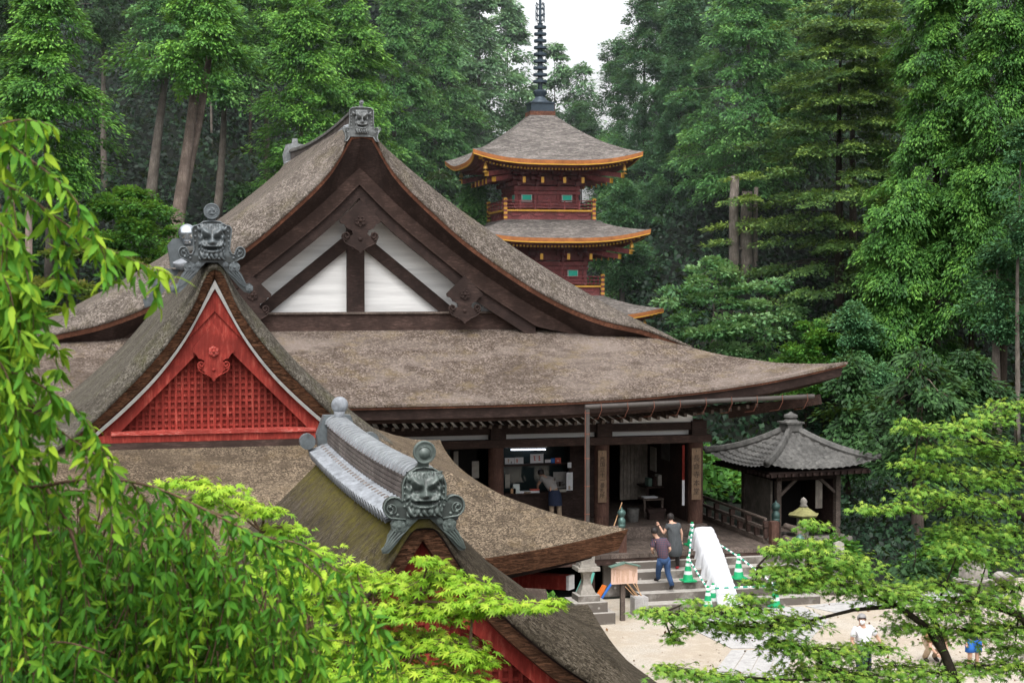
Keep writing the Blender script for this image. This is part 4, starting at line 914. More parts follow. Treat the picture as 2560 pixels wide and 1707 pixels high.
bands=[MB().lathe([(r0,z0),(r1,z1)],(0,0,0),20) for r0,z0,r1,z1 in ((.124,.20,.106,.30),(.082,.44,.066,.53))]
ring=MB().lathe([(.052,.585),(.065,.60),(.065,.64),(.05,.655)],(0,0,0),14)
CONES=[(17.31,45.2,1.3,'green cone with white bands on the veranda left of the white cover'),(16.36,43.02,.66,'green cone on the left half of the stone steps behind the plaid shirt'),(17.93,43.05,.66,'green cone on the steps right of the white cover'),(16.84,42.30,.0,'green cone at the step foot in front of the cover, half hidden by leaves'),(16.55,41.95,0,'low green cone at the step foot left end of the horizontal pole'),(18.60,41.95,0,'green cone at the step foot, right end of the horizontal pole')]
c0=None
for x,y,z,lb in CONES:
    if c0 is None:
        c0=conef(x,y,z,lb); link('cone_body',cb,'cone',c0,off=(0,0,0),auto=45)
        for b_ in bands: link('reflective_band',b_,'reflect',c0,off=(0,0,0))
        link('pole_ring',ring,'polew',c0,off=(0,0,0))
    else:
        c=c0.copy(); COL.objects.link(c); c.location=(x,y,z); c['label']=lb
        for ch in c0.children: k=ch.copy(); COL.objects.link(k); k.parent=c
def pole(p,q,label):
    mb=MB(); p=np.array(p);q=np.array(q); n=14
    for i in range(n):
        mb.cur=i%2; a=p+(q-p)*i/n; b=p+(q-p)*(i+1)/n; mb.tube([a,b],.026,8,caps=i in(0,n-1))
    solo('barrier_pole',mb,['polew','poleg'],label,'barrier pole','green and white barrier poles',base=tuple(p if p[2]<q[2] else q))
R_=.625
pole((17.31,45.15,1.3+R_),(16.36,42.97,.66+R_),'green white pole running down between the two left cones')
pole((16.36,42.94,.66+R_),(16.55,41.92,R_-.02),'green white pole dropping from middle left cone to the step foot')
pole((17.75,44.9,1.55),(17.93,43.0,.66+R_),'green white pole sloping down to the right cone')
pole((17.93,42.98,.66+R_),(18.60,41.92,R_),'green white pole sloping from right cone to the step foot')
pole((16.58,41.9,R_+.02),(18.58,41.9,R_),'horizontal green white pole across the foot of the steps')
# white sheet wrapped over the middle handrail
def wrapped():
    mb=MB(); A=np.array((17.50,44.85,0)); B=np.array((17.22,42.08,0)); n=44; rows=[]
    for j in range(n+1):
        t_=j/n; c=A+(B-A)*t_; zl=max(.0,1.30-(44.5-c[1])*.53) if c[1]<44.5 else 1.30; end=min(1,t_/.05)
        ztop=2.02-.53*(44.85-c[1])-.28*max(0,1-t_/.07)**2-.10*max(0,(t_-.94)/.06); w_=.29+.03*math.sin(t_*5)+.012*math.sin(j*1.9)-.05*(1-end)
        f1=.035*math.sin(j*.9)+.02*math.sin(j*2.3); f2=.03*math.sin(j*1.3+1)
        L_=[(-w_-.12-f1*1.5,zl-.12+.03*math.sin(j*1.1)),(-w_-.08-f1,zl+.12),(-w_-.05+f2*.6,zl+(ztop-zl)*.55),(-w_+.0,ztop-.05),(-w_+.05,ztop),(-.03,ztop+.022*math.sin(j*.8)+.01*math.sin(j*2.1)),(w_-.05,ztop),(w_+.0,ztop-.05),(w_+.03+f2*.5,zl+(ztop-zl)*.5),(w_+.05-f1*.6,zl-.12)]
        rows.append([(c[0]+a,c[1],z) for a,z in L_])
    mb.rows(rows); mb.add(rows[0],[tuple(range(10))]); mb.add(rows[-1],[tuple(range(10))])
    for k in range(6):
        x=16.93+.115*k; mb.tube([(x,42.08,.36),(x+.02*(k%3-1),41.95,.2),(x+.04*(k%2),41.78,.02)],[.09,.085,.03],8)
    return mb
solo('white_sheet_cover',wrapped(),'sheet','white tarpaulin wrapped over a sloping handrail in the middle of the steps','tarpaulin cover',smooth=True)
# stored things under the veranda edge
mb=MB(); mb.prism([(-.42,-.12),(-.05,-.26),(.30,.62),(.05,.72)],-.04,.04,(13.25,42.9,.40)); mb.v=[(x,y+.25*(z-.4),z) for x,y,z in mb.v]; solo('folded_teal_chair',mb,'tealsheet','folded teal canvas seat leaning under the veranda edge','folding chair')
mb=MB(); mb.prism([(-.05,0),(.12,-.02),(.36,.42),(.24,.46)],-.02,.02,(13.45,42.75,.28)); solo('orange_folded_cloth',mb,'orangec','orange folded sheet leaning beside the teal seat','folded sheet')
mb=MB(); mb.tube([(13.62,42.75,.28),(13.98,42.8,.75)],.035,8); solo('blue_rolled_mat',mb,'bluec','blue roll leaning right of the orange sheet','rolled mat')
mb=MB(); mb.tube([(14.55,44.5,1.95),(14.98,44.9,2.72)],.016,6); solo('broom_stick',mb,'bamboo','light bamboo stick leaning by the left newel post','stick')
# ================================================================== SIGNS
def txt(s,size,mat,parent,x,y,z,name='character'):
    cu=bpy.data.curves.new(name,'FONT'); cu.body=s; cu.size=size; cu.align_x='CENTER'; cu.align_y='CENTER'; cu.extrude=.002; cu.offset=0.; cu.resolution_u=4
    o=bpy.data.objects.new('tmp',cu); COL.objects.link(o); dg=bpy.context.evaluated_depsgraph_get()
    me=bpy.data.meshes.new_from_object(o.evaluated_get(dg)); COL.objects.unlink(o); bpy.data.objects.remove(o)
    me.transform(Matrix.Rotation(math.pi/2,4,'X')); me.materials.clear(); me.materials.append(M[mat]); me.name=name
    k=bpy.data.objects.new(name,me); COL.objects.link(k); k.parent=parent; r=origin(parent); k.location=(x-r[0],y-r[1],z-r[2]); return k
def sign(x0,x1,z0,z1,y,s,label,size):
    t_=thing('hanging_sign',label,'sign',((x0+x1)/2,y,z0)); mb=MB(); mb.b2((x0,y,z0),(x1,y+.03,z1)); b_=link('board',mb,'signwood',t_)
    n=len(s); top=z1-.20; bot=z0+.12
    for i,ch in enumerate(s): txt(ch,size,'ink',t_,(x0+x1)/2,y-.004,top-(top-bot)*(i+.5)/n)
    mb=MB(); mb.box(((x0+x1)/2,y-.004,z1-.09),(.015,.01,.05)); link('nail',mb,'iron',t_)
def W5(x,y,Y): return at((1050+x/3.136)/KK,(1000+y/3.136)/KK,Y=Y)
a=W5(1397,803,46.9);b=W5(1463,393,46.9); sign(a[0],b[0],a[2],b[2],46.9,'西国三十一番札所','long pale wooden sign with eight black vertical characters on the post by the downpipe',.165)
a=W5(2130,780,46.8);b=W5(2205,375,46.8); sign(a[0],b[0],a[2],b[2],46.8,'長命寺本堂','pale wooden sign with five large black vertical characters on the corner post',.22)
# booth furniture
ct=thing('ticket_counter','dark wooden ticket counter inside the hall below the lit tube','counter',(13.3,48.9,1.65))
mb=MB(); mb.b2((12.12,48.85,1.655),(14.58,49.04,2.5)); link('counter_front',mb,'dwood',ct); mb=MB(); mb.b2((12.1,48.75,2.5),(14.6,49.1,2.55)); link('counter_top',mb,'bwood',ct)
lt=thing('fluorescent_lamp','lit white tube lamp above the ticket counter','lamp',(13.35,49.3,3.95)); mb=MB(); mb.tube([(12.72,49.3,3.89),(13.86,49.3,3.87)],.022,8); link('tube',mb,'lamp',lt); mb=MB(); mb.b2((12.68,49.28,3.915),(13.9,49.36,3.97)); link('fitting',mb,'white',lt)
def paper(x0,y0,x1,y1,Y,label,mat='paper',name='notice',marks=None,cat='notice'):
    a=W5(x0,y1,Y);b=W5(x1,y0,Y); mb=MB(); mb.b2((a[0],Y,a[2]),(b[0],Y+.012,b[2]))
    if not marks: return solo(name,mb,mat,label,cat)
    t_=thing(name,label,cat,(a[0],Y,a[2])); link('sheet',mb,mat,t_)
    for (u,v,w_,h,mm) in marks:
        m2=MB(); x=a[0]+(b[0]-a[0])*u; z=a[2]+(b[2]-a[2])*v; ww=(b[0]-a[0])*w_; hh=(b[2]-a[2])*h; random.seed(int(u*99+v*7))
        for k in range(5): 
            zz=z+hh*(k+.3)/5; m2.b2((x+ww*random.uniform(0,.3),Y-.006,zz),(x+ww*random.uniform(.5,1),Y-.001,zz+hh*.11))
        m2.b2((x+ww*.42,Y-.009,z),(x+ww*.58,Y-.0065,z+hh)); link('mark',m2,mm,t_)
paper(666,450,738,502,49.2,'left white framed calligraphy sheet on the booth shelf',marks=[(.28,.2,.2,.6,'bamboo'),(.6,.12,.2,.3,'ink')],name='framed_sheet',cat='framed sheet')
paper(741,447,811,500,49.2,'second white framed calligraphy sheet on the booth shelf',marks=[(.15,.2,.3,.55,'redink')],name='framed_sheet',cat='framed sheet')
paper(865,420,968,494,49.2,'largest white framed sheet with two red seals on the shelf',marks=[(.22,.25,.22,.55,'redink'),(.58,.25,.22,.55,'redink')],name='framed_sheet',cat='framed sheet')
paper(980,464,1025,490,49.2,'small white card right of the largest framed sheet')
paper(1027,455,1057,493,49.2,'blue card on the booth shelf','bluec')
paper(1060,450,1105,495,49.2,'red card with white mark on the booth shelf','redink',marks=[(.25,.3,.5,.3,'paper')])
paper(1157,487,1187,530,49.0,'small white tag hanging right of the booth window')
paper(1148,565,1198,707,48.95,'tall pale blue and yellow poster at the right of the counter',marks=[(.1,.05,.8,.2,'beige'),(.1,.6,.8,.3,'reflect')],name='poster',cat='poster')
paper(1045,560,1145,690,49.45,'rack of pale leaflets behind the counter','greytop',marks=[(.05,.55,.9,.2,'paper2'),(.05,.1,.9,.3,'dwood')],name='leaflet_rack',cat='leaflet rack')
paper(668,580,705,690,49.3,'pale cloth hanging at the left of the booth window','paper2',name='hanging_cloth',cat='cloth')
paper(120,403,215,450,49.2,'wide pale notice on the dark left door panel','paper2')
paper(152,527,214,600,49.18,'yellowed notice low on the left door panel','paper2')
paper(265,400,300,555,49.0,'narrow white vertical notice on the door panel','paper2')
paper(408,478,462,610,49.0,'tall pale notice on the green tinted door glass','paper2')
NM_=['charm_box','paper_pile','carton','tray','charm_packets','booklets']
for i,(x0,x1,z,h,d_,mt,lb) in enumerate(((705,745,2.55,.16,.1,'bamboo','small wooden box of charms on the counter left end'),(775,930,2.55,.06,.2,'paper','pile of white papers on the counter'),(725,775,2.55,.30,.1,'reflect','pale blue carton standing on the counter'),(810,862,2.55,.05,.18,'beige','shallow tan tray at the counter front edge'),(860,930,2.62,.05,.12,'redink','row of red charm packets on the counter'),(1060,1140,2.55,.08,.12,'paper2','pale booklets on the counter right end'))):
    a=W5(x0,700,48.9)[0];b=W5(x1,700,48.9)[0]; mb=MB(); mb.b2((a,48.8+.0*i,z+.002),(b,48.8+d_,z+h)); solo(NM_[i],mb,mt,lb,['box','papers','carton','tray','charms','booklets'][i])
# right bay: desks, posters, banner
def W6(x,y,Y): return W5(x,y,Y)
dt=thing('book_table','dark side table loaded with books inside the right bay','table',(17.2,49.5,1.65))
a=W5(1745,735,50);b=W5(2040,735,50)
mb=MB(); mb.b2((a[0],49.6,2.45),(b[0],50.6,2.5)); link('tabletop',mb,'dwood',dt)
for x in (a[0]+.05,(a[0]+b[0])/2,b[0]-.05):
    mb=MB(); mb.b2((x-.03,49.62,1.655),(x+.03,49.7,2.45)); link('leg',mb,'dwood',dt)
mb=MB(); mb.b2((16.95,48.6,2.2),(17.65,49.2,2.25)); d2=thing('writing_stand','lower grey stand with open booklet in the right bay','stand',(17.3,48.9,1.65)); link('tabletop',mb,'greywood',d2)
for x in (17.0,17.6): mb=MB(); mb.b2((x-.03,48.62,1.655),(x+.03,48.7,2.2)); link('leg',mb,'greywood',d2)
mb=MB(); mb.box((17.25,48.9,2.275),(.45,.35,.03)); solo('open_booklet',mb,'paper','white open booklet on the lower grey stand','booklet')
for i in range(7):
    x=a[0]+.12+i*.17; mb=MB(); h=.26+.05*(i%3); mb.b2((x,49.75,2.505),(x+.12,50.1,2.5+h)); solo('book_stack',mb,['greenroof','dwood','paper2','redold','greenroof','tile','paper2'][i],['green bound volumes at left of the book table','dark volumes second on the book table','pale volumes third on the book table','reddish volumes in the middle of the book table','green volumes right of the reddish ones','grey volumes near the right end of the book table','pale volumes at the right end of the book table'][i],'books')
mb=MB(); mb.b2((16.9,48.0,1.9),(17.5,48.3,2.0)); mb.b2((16.95,48.02,1.655),(17.45,48.28,1.9)); solo('offering_box',mb,'dwood','low dark box in front of the grey stand','box')
for (y,z0,z1,w_,lb,mt) in ((49.0,3.4,4.2,.8,'large dark framed picture on the right inner wall','tile'),(50.3,2.9,3.7,.6,'pale poster on the right inner wall below the dark picture','paper2'),(51.4,3.0,3.9,.5,'second pale poster deeper along the right inner wall','paper2')):
    mb=MB(); mb.b2((17.97,y,z0),(17.99,y+w_,z1)); solo('wall_poster',mb,mt,lb,'poster')
bnr=thing('hanging_banner','narrow red and white cloth strip beside the corner post','banner',(17.82,47.4,2.3)); mb=MB(); mb.b2((17.78,47.3,3.0),(17.86,47.33,4.1)); link('red_half',mb,'redlac',bnr); mb=MB(); mb.b2((17.78,47.3,2.2),(17.86,47.33,2.998)); link('white_half',mb,'paper',bnr)
# umbrella stand
mb=MB(); mb.lathe([(.16,0),(.2,.4),(.2,.42)],(16.35,47.9,1.655),12); solo('grey_bucket',mb,'tile','grey bucket on the hall floor behind the woman in grey','bucket')
# ================================================================== GROUND
def hill(X,Y):
    a=X/max(Y,20); val=1-.80*math.exp(-((a-.295)/.062)**2)
    Ye=min(Y,132)
    h=max(0,Ye-72-3*math.sin(X*.13))*.60*val
    h+=max(0,X-34-.15*(Ye-50))*.35*min(1,max(0,(Ye-30)/20))*(1 if a>.36 else 0.)*min(1,max(0,(a-.36)/.1))
    h+=max(0,-9-X)*.5*min(1,max(0,(Ye-40)/15))
    h*=max(0,1-max(0,Y-140)/120)
    near=7.2*max(0,min(1,(15-Y)/9)); near=near*near/7.2
    h+=2.6*math.exp(-((X-22.5)/3.2)**2-((Y-62)/4.5)**2)
    return max(h,near)
mb=MB(); xs=np.concatenate([np.linspace(-160,-40,16),np.linspace(-36,80,78),np.linspace(86,260,20)]); ys=np.concatenate([np.linspace(-40,20,20),np.linspace(22,140,80),np.linspace(150,420,20)])
vs=[(x,y,hill(x,y)-.006+(.25*math.sin(x*.9)*math.sin(y*.7) if y>73 else 0)) for y in ys for x in xs]; w_=len(xs)
mb.add(vs,[(j*w_+i,j*w_+i+1,(j+1)*w_+i+1,(j+1)*w_+i) for j in range(len(ys)-1) for i in range(w_-1)]); structure('ground',mb,'soil',True)
mb=MB(); mb.grid(lambda a,b:(8+22*a,24+20.2*b,.004),40,40); structure('gravel_court',mb,'gravel')
pl=MB()
def quad_slabs(A,B,C,D,nu,nv,z0=.02,gap=.02):
    A,B,C,D=(np.array(p[:2],float) for p in (A,B,C,D)); random.seed(5)
    for i in range(nu):
        cut=[0]; 
        while cut[-1]<1: cut.append(cut[-1]+random.uniform(.7,1.3)/nv)
        cut[-1]=1
        for j in range(len(cut)-1):
            u0,u1=i/nu,(i+1)/nu; v0,v1=cut[j],cut[j+1]
            f=lambda u,v:(A*(1-u)+B*u)*(1-v)+(D*(1-u)+C*u)*v
            g=gap/ max(np.linalg.norm(B-A)/nu,.1)*.5/nu; k=.012/nv*2
            q=[f(u0+g,v0+k),f(u1-g,v0+k),f(u1-g,v1-k),f(u0+g,v1-k)]
            zz=z0+random.uniform(-.006,.006); pl.add([(*p,zz) for p in q]+[(*p,-.01) for p in q],[(0,1,2,3),(0,4,5,1),(1,5,6,2),(2,6,7,3),(3,7,4,0)])
quad_slabs((15.38,37.35),(16.95,37.05),(14.9,33.2),(13.0,33.6),4,2)
quad_slabs((15.2,40.3),(19.4,40.1),(17.2,37.1),(15.42,37.42),6,2)
quad_slabs((16.2,41.85),(19.4,41.8),(19.3,40.2),(15.3,40.4),3,3)
quad_slabs((19.45,41.8),(26,43.2),(26,41.6),(19.9,40.75),2,5)
structure('stone_path',pl,'granite')
# ================================================================== FOLIAGE
M['lf_hinoki']=leafmat('bright_cypress_foliage',(.024,.085,.022),(.090,.245,.038),(.23,.47,.075),.25)
M['lf_hinoki2']=leafmat('mid_cypress_foliage',(.024,.08,.028),(.075,.205,.055),(.18,.37,.095),.25)
M['lf_dark']=leafmat('deep_cypress_foliage',(.010,.030,.010),(.028,.076,.022),(.07,.155,.042),.15)
M['lf_sugi']=leafmat('blue_green_cedar_foliage',(.022,.068,.032),(.062,.165,.068),(.14,.30,.115),.2)
M['lf_weep']=leafmat('green_weeping_foliage',(.018,.062,.018),(.062,.175,.032),(.17,.36,.055),.22)
M['lf_far']=leafmat('hazy_far_foliage',(.06,.125,.065),(.14,.28,.13),(.27,.44,.22),.25)  # distance haze painted in as paler, bluer greens
M['lf_fir']=leafmat('olive_fir_foliage',(.020,.052,.016),(.075,.150,.036),(.25,.36,.075),.2)
M['lf_broad']=leafmat('pale_broadleaf_foliage',(.022,.075,.030),(.10,.23,.085),(.26,.42,.19),.28)
M['lf_bush']=leafmat('green_bush_foliage',(.014,.055,.012),(.055,.17,.025),(.13,.30,.045),.28)
M['lf_rust']=leafmat('rusty_green_maple_foliage',(.03,.06,.012),(.10,.16,.03),(.24,.20,.05),.3)
M['lf_under']=leafmat('dark_undergrowth_foliage',(.004,.012,.007),(.011,.034,.016),(.024,.065,.024),.1)  # canopy shade put into the leaf colour as very dark greens
M['lf_cherry']=leafmat('cherry_leaves',(.020,.095,.016),(.085,.26,.022),(.32,.48,.03),  .34,.6,.2)
M['lf_maple']=leafmat('fresh_maple_leaves',(.085,.22,.016),(.26,.48,.035),(.50,.64,.06),.42,.5)
M['lf_maple2']=leafmat('green_maple_leaves',(.045,.145,.022),(.155,.33,.045),(.40,.52,.075),.38,.55)
M['brown_lf']=leafmat('dead_brown_foliage',(.06,.03,.015),(.14,.07,.035),(.22,.12,.06),.1)
def np_mesh(name,V,Fc,tone,mat,parent=None,off=(0,0,0)):
    me=bpy.data.meshes.new(name); V=np.asarray(V,np.float32)-np.asarray(off,np.float32); n,k=Fc.shape
    me.vertices.add(len(V)); me.vertices.foreach_set('co',V.ravel()); me.loops.add(n*k); me.loops.foreach_set('vertex_index',Fc.ravel().astype(np.int32))
    me.polygons.add(n); me.polygons.foreach_set('loop_start',np.arange(0,n*k,k,dtype=np.int32))
    a=me.attributes.new('tone','FLOAT','FACE'); a.data.foreach_set('value',np.asarray(tone,np.float32))
    me.materials.append(M[mat]); me.update(); me.validate(clean_customdata=False) if False else None
    o=bpy.data.objects.new(name,me); COL.objects.link(o)
    if parent: o.parent=parent
    return o
def unit(a): return a/np.maximum(np.linalg.norm(a,axis=-1,keepdims=True),1e-9)
def frames(ax,up):
    ax=unit(ax); r=unit(np.cross(ax,up)); return ax,r,np.cross(r,ax)
def cards(P,ax,up,L,W,fold=.25):
    """kite-shaped sprays"""
    a,r,u=frames(ax,up); n=len(P); L=L[:,None];W=W[:,None]
    V=np.stack([P,P+a*L*.45+r*W-u*W*fold,P+a*L+u*0-np.array((0,0,.12))*L,P+a*L*.45-r*W-u*W*fold],1).reshape(-1,3)
    b=np.arange(n)[:,None]*4; Fc=np.concatenate([b+np.array((0,1,2)),b+np.array((0,2,3))],1).reshape(-1,3)
    return V,Fc
def stamp(T,TF,P,ax,up,S_):
    """copies of a template mesh T (x along leaf, y across, z up)"""
    a,r,u=frames(ax,up); n=len(P); S_=S_[:,None,None]
    V=P[:,None,:]+S_*(T[None,:,0:1]*a[:,None,:]+T[None,:,1:2]*r[:,None,:]+T[None,:,2:3]*u[:,None,:])
    Fc=(TF[None]+np.arange(n)[:,None,None]*len(T)).reshape(-1,TF.shape[1]); return V.reshape(-1,3),Fc
KIND={ # foliage habit: sprays per bough, bough size, thickness, spray length / width, droop, hanging, bough density
 'hinoki':dict(mat='lf_hinoki',n=290,cr=.92,flat=.34,L=0.205,w=.24,droop=.45,hang=.8,dens=1.55),
 'hinoki2':dict(mat='lf_hinoki2',n=270,cr=.95,flat=.34,L=0.21,w=.24,droop=.45,hang=.8,dens=1.5),
 'dark':dict(mat='lf_dark',n=210,cr=1.0,flat=.32,L=0.24,w=.25,droop=.4,hang=.7,dens=1.15),
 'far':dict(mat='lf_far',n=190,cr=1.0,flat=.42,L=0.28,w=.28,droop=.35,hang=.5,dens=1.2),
 'sugi':dict(mat='lf_sugi',n=290,cr=.85,flat=.62,L=0.18,w=.26,droop=.05,hang=.2,dens=1.5,ext=1.15,tilt=.2),
 'fir':dict(mat='lf_fir',n=270,cr=1.15,flat=.13,L=0.2,w=.28,droop=.12,hang=.15,dens=1.5,ext=1.5,tilt=.22),
 'weep':dict(mat='lf_weep',n=320,cr=.85,flat=.34,L=0.19,w=.22,droop=.8,hang=1.4,dens=1.7,ext=1.2,tilt=.6),
 'broad':dict(mat='lf_broad',n=200,cr=1.0,flat=.30,L=.20,w=.40,droop=.2,hang=0,dens=1.2),
 'bush':dict(mat='lf_bush',n=190,cr=.7,flat=.5,L=.17,w=.40,droop=.3,hang=0,dens=1.3),
 'rust':dict(mat='lf_rust',n=170,cr=.9,flat=.20,L=.18,w=.40,droop=.15,hang=0,dens=1.2)}
def profile(kind,h):
    if kind in('hinoki','hinoki2','sugi','dark','far'): return (.55+.75*min(h/.3,1)*.6)*(1-max(0,(h-.25)/.78))**.55 if h<1 else .05
    if kind in('weep',): return .95-.35*h
    if kind=='fir': return 1.0-.62*h
    return math.sqrt(max(.05,1-(2*h-.85)**2/1.35))
def crown_mesh(kind,x,y,zb,zt,R,seed,front=.72,sparse=1.):
    """crown of separate boughs: each bough is a drooping fan of many small sprays"""
    k=KIND[kind]; rng=np.random.default_rng(seed); H=zt-zb; con=kind in('hinoki','hinoki2','weep','far','dark','fir','sugi')
    area=math.pi*R*H*1.05; n=int(max(8,area*k['dens']*sparse/(k['cr']**2*1.25)))
    hs=rng.random(n)**.92; az=np.where(rng.random(n)<front,rng.normal(-math.pi/2,.85,n),rng.uniform(0,2*math.pi,n))
    lob=1+.20*np.sin(az*3+seed)+.16*np.sin(hs*17+seed*1.7+az*2)
    rr=np.array([profile(kind,h) for h in hs])*R*lob*rng.uniform(.55,1.08,n)
    if kind in('fir','rust'): hs=np.round(hs*H/1.25)*1.25/H+rng.normal(0,.012,n)
    C=np.stack([x+rr*np.cos(az),y+rr*np.sin(az),zb+hs*H-(rr/R)*(.9 if kind=='weep' else .5 if kind!='fir' else .35)],1)
    cs=k['cr']*rng.uniform(.55,1.3,n)*(1-.35*hs)
    m=k['n']; N_=n*m
    out=unit(np.stack([np.cos(az),np.sin(az),np.zeros(n)],1))[:,None,:]; tan=np.stack([-out[...,1],out[...,0],out[...,2]],-1); Z=np.array((0,0,1.))
    q=rng.normal(0,1,(n,m,3)); q=unit(q)*rng.random((n,m,1))**.42
    A,B,Cc=q[...,:1],q[...,1:2],q[...,2:3]; c3=cs[:,None,None]
    if con:
        ext=k.get('ext',1.35); tilt=k.get('tilt',.45)
        # scalloped sub-fans along the bough edge
        fan=.22*np.sin(B*6+seed+az[:,None,None]*5)
        off=out*(A*ext+fan)*c3+tan*B*.95*c3+Z*(Cc*k['flat']-tilt*np.maximum(A,-.2)*ext*.9-.35*B*B-k['hang']*rng.random((n,m,1))**2.5*np.abs(A))*c3
        d=unit(out*(A*.8+.45)+tan*B*.9+Z*Cc*.5)
        ax=unit(d*.8+out*.35+Z*(-k['droop'])+rng.normal(0,.30,(n,m,3)))
        up=unit(Z*1.0+out*.35+rng.normal(0,.35,(n,m,3)))
    else:
        d=unit(q+np.array((0,0,.35))); off=q*c3; off[...,2]*=k['flat']
        ax=unit(d*.8+out*.55+Z*(-k['droop'])+rng.normal(0,.35,(n,m,3))); up=unit(d*.6+Z+rng.normal(0,.3,(n,m,3)))
    P_=(C[:,None,:]+off).reshape(-1,3); ax=ax.reshape(-1,3); up=up.reshape(-1,3)
    L=k['L']*rng.uniform(.55,1.4,N_); W=L*k['w']*rng.uniform(.7,1.1,N_)
    V,Fc=cards(P_,ax,up,L,W)
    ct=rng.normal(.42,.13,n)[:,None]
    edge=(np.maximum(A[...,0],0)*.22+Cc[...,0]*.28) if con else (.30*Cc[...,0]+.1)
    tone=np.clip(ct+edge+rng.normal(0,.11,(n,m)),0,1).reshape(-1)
    return V,Fc,np.repeat(tone,2),C
def tree(name,kind,x,y,zb,zt,R,label,cat='tree',group=None,tr=.3,lean=(0,0),bark='bark',base=None,seed=0,front=.72,sparse=1.,branches=True,twin=None):
    z0=hill(x,y)-.3 if base is None else base
    t_=thing(name,label,cat,(x,y,z0),group); o=(x,y,z0)
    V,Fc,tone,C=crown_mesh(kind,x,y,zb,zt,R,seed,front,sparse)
    np_mesh('crown',V,Fc,tone,KIND[kind]['mat'],t_,o)
    mb=MB(); H=zt-z0; n=9; rng=random.Random(seed)
    def axis(f,dx=0): return (x+lean[0]*(f-.45*0-(zb-z0)/max(H,.1))*H*.1+dx*f+.05*math.sin(f*7+seed),y+lean[1]*f,z0+f*H*.97)
    mb.tube([axis(i/n) for i in range(n+1)],[tr*(1.0-.86*(i/n))*(1.25 if i==0 else 1) for i in range(n+1)],10)
    if twin: 
        mb.tube([(axis(f)[0]+twin*g,axis(f)[1]+.5*g,axis(f)[2]) for f,g in ((.05,.15),(.2,.2),(.35,.5),(.5,.95),(.7,1.4),(.9,1.8))],[tr*.7,tr*.68,tr*.62,tr*.55,tr*.4,tr*.15],9)
    if branches:
        for i in rng.sample(range(len(C)),min(len(C),26)):
            c=C[i]; f=max(.05,min(.95,(c[2]+.4-z0)/H/.97)); a=axis(f); mid=[(a[q]+c[q])/2 for q in range(3)]; mid[2]+=.15
            mb.tube([a,mid,tuple(c)],[tr*.16*(1.2-f),tr*.10*(1.2-f)+.012,.012],5,False)
    link('trunk',mb,bark,t_,True,o); return t_
SEED=[100]
def T(px,Y,ytop,ybot,hw,kind,name,label,cat='tree',group=None,trw=None,yb=None,lean=0,bark='bark',**kw):
    """tree surveyed in the photo: centre column, depth, crown top / bottom rows, half width"""
    a=at(px,ytop,Y=Y); b=at(px,ybot,Y=Y); dist=math.hypot(a[0],Y); R=hw*KK/4000*dist; SEED[0]+=1
    tr=(trw*KK/4000*dist/2) if trw else max(.16,R*.07)
    base=None
    if yb is not None: base=min(at(px,yb,Y=Y)[2],99)
    return tree(name,kind,b[0],Y,b[2],a[2],R,label,cat,group,tr,(lean,0),bark,base,SEED[0],**kw)
# far left / behind the red hall and main hall
T(110,78,-70,440,135,'hinoki','cypress_tree','bright green cypress filling the upper left corner of the wood',trw=20,yb=640,bark='barkg')
T(20,84,-60,250,90,'dark','cypress_tree','dark cypress at the left edge behind the bright corner cypress',bark='barkg',trw=14)
T(237,96,-120,90,80,'dark','cypress_tree','tall slim cypress, bare grey trunk just right of the bright corner cypress',trw=17,yb=480,bark='barkg')
T(375,90,-60,195,85,'hinoki2','cypress_tree','leaning cypress with grey trunk left of the thick pale trunk',trw=27,yb=480,lean=1.1,bark='barkg')
T(445,80,-80,190,125,'hinoki','cypress_tree','big cypress with thick pale brown trunk behind the red hall ridge',trw=36,yb=600,lean=1.2,twin=.42)
T(515,90,-80,220,95,'hinoki2','cypress_tree','straight cypress trunk right of the thick pale brown trunk',trw=21,yb=520,lean=.6,bark='barkg')
T(484,104,-60,60,70,'dark','cypress_tree','thin distant trunk between the pale trunk and the straight trunk',trw=9,yb=520,bark='barkg')
T(420,108,-60,60,70,'dark','cypress_tree','thin dark distant trunk left behind the thick pale trunk',trw=10,yb=540,bark='barkd')
T(322,112,-80,40,80,'dark','cypress_tree','faint slender trunk deep in the shade left of the leaning cypress',trw=8,yb=520,bark='barkd')
T(575,104,-60,140,80,'dark','cypress_tree','dark cypress in the shade right of the straight trunk',trw=12,yb=500,bark='barkd')
T(690,84,-40,440,95,'hinoki','cypress_tree','bright cypress hanging low just left of the hall ridge end',trw=20,bark='barkg')
T(610,92,-70,160,90,'hinoki','cypress_tree','bright cypress crown above the dark gap, left of the hall ridge',trw=20,bark='barkg')
T(800,88,-60,420,105,'hinoki','cypress_tree','bright cypress directly behind the hall ridge end tile',trw=20,bark='barkg')
T(905,98,-40,430,85,'hinoki2','cypress_tree','mid green cypress right of the hall ridge end tile',trw=16,bark='barkg')
T(1000,104,-40,430,95,'hinoki2','cypress_tree','tall grey trunked cypress left of the pagoda roof',trw=16,bark='barkg')
T(1100,112,-40,330,85,'far','cypress_tree','hazy cypress left of the finial beside the sky gap',trw=14,bark='barkg',sparse=1.1)
T(1165,118,-10,300,66,'far','cypress_tree','slim hazy tree touching the left edge of the sky gap',trw=10,bark='barkg',sparse=1.1)
T(1275,122,92,270,50,'far','broadleaf_tree','small airy tree in the sky gap just right of the finial',trw=7,bark='barkg',sparse=.6)
T(1335,120,150,330,52,'far','broadleaf_tree','low hazy tree below the sky gap right of the pagoda roof',trw=7,bark='barkg',sparse=.75)
T(1235,125,190,330,60,'far','broadleaf_tree','hazy tree crown directly behind the finial base',trw=7,bark='barkg',sparse=.8)
T(1095,88,405,540,55,'hinoki2','young_cypress','young green cypress left of the upper pagoda balcony',trw=8,bark='barkg')
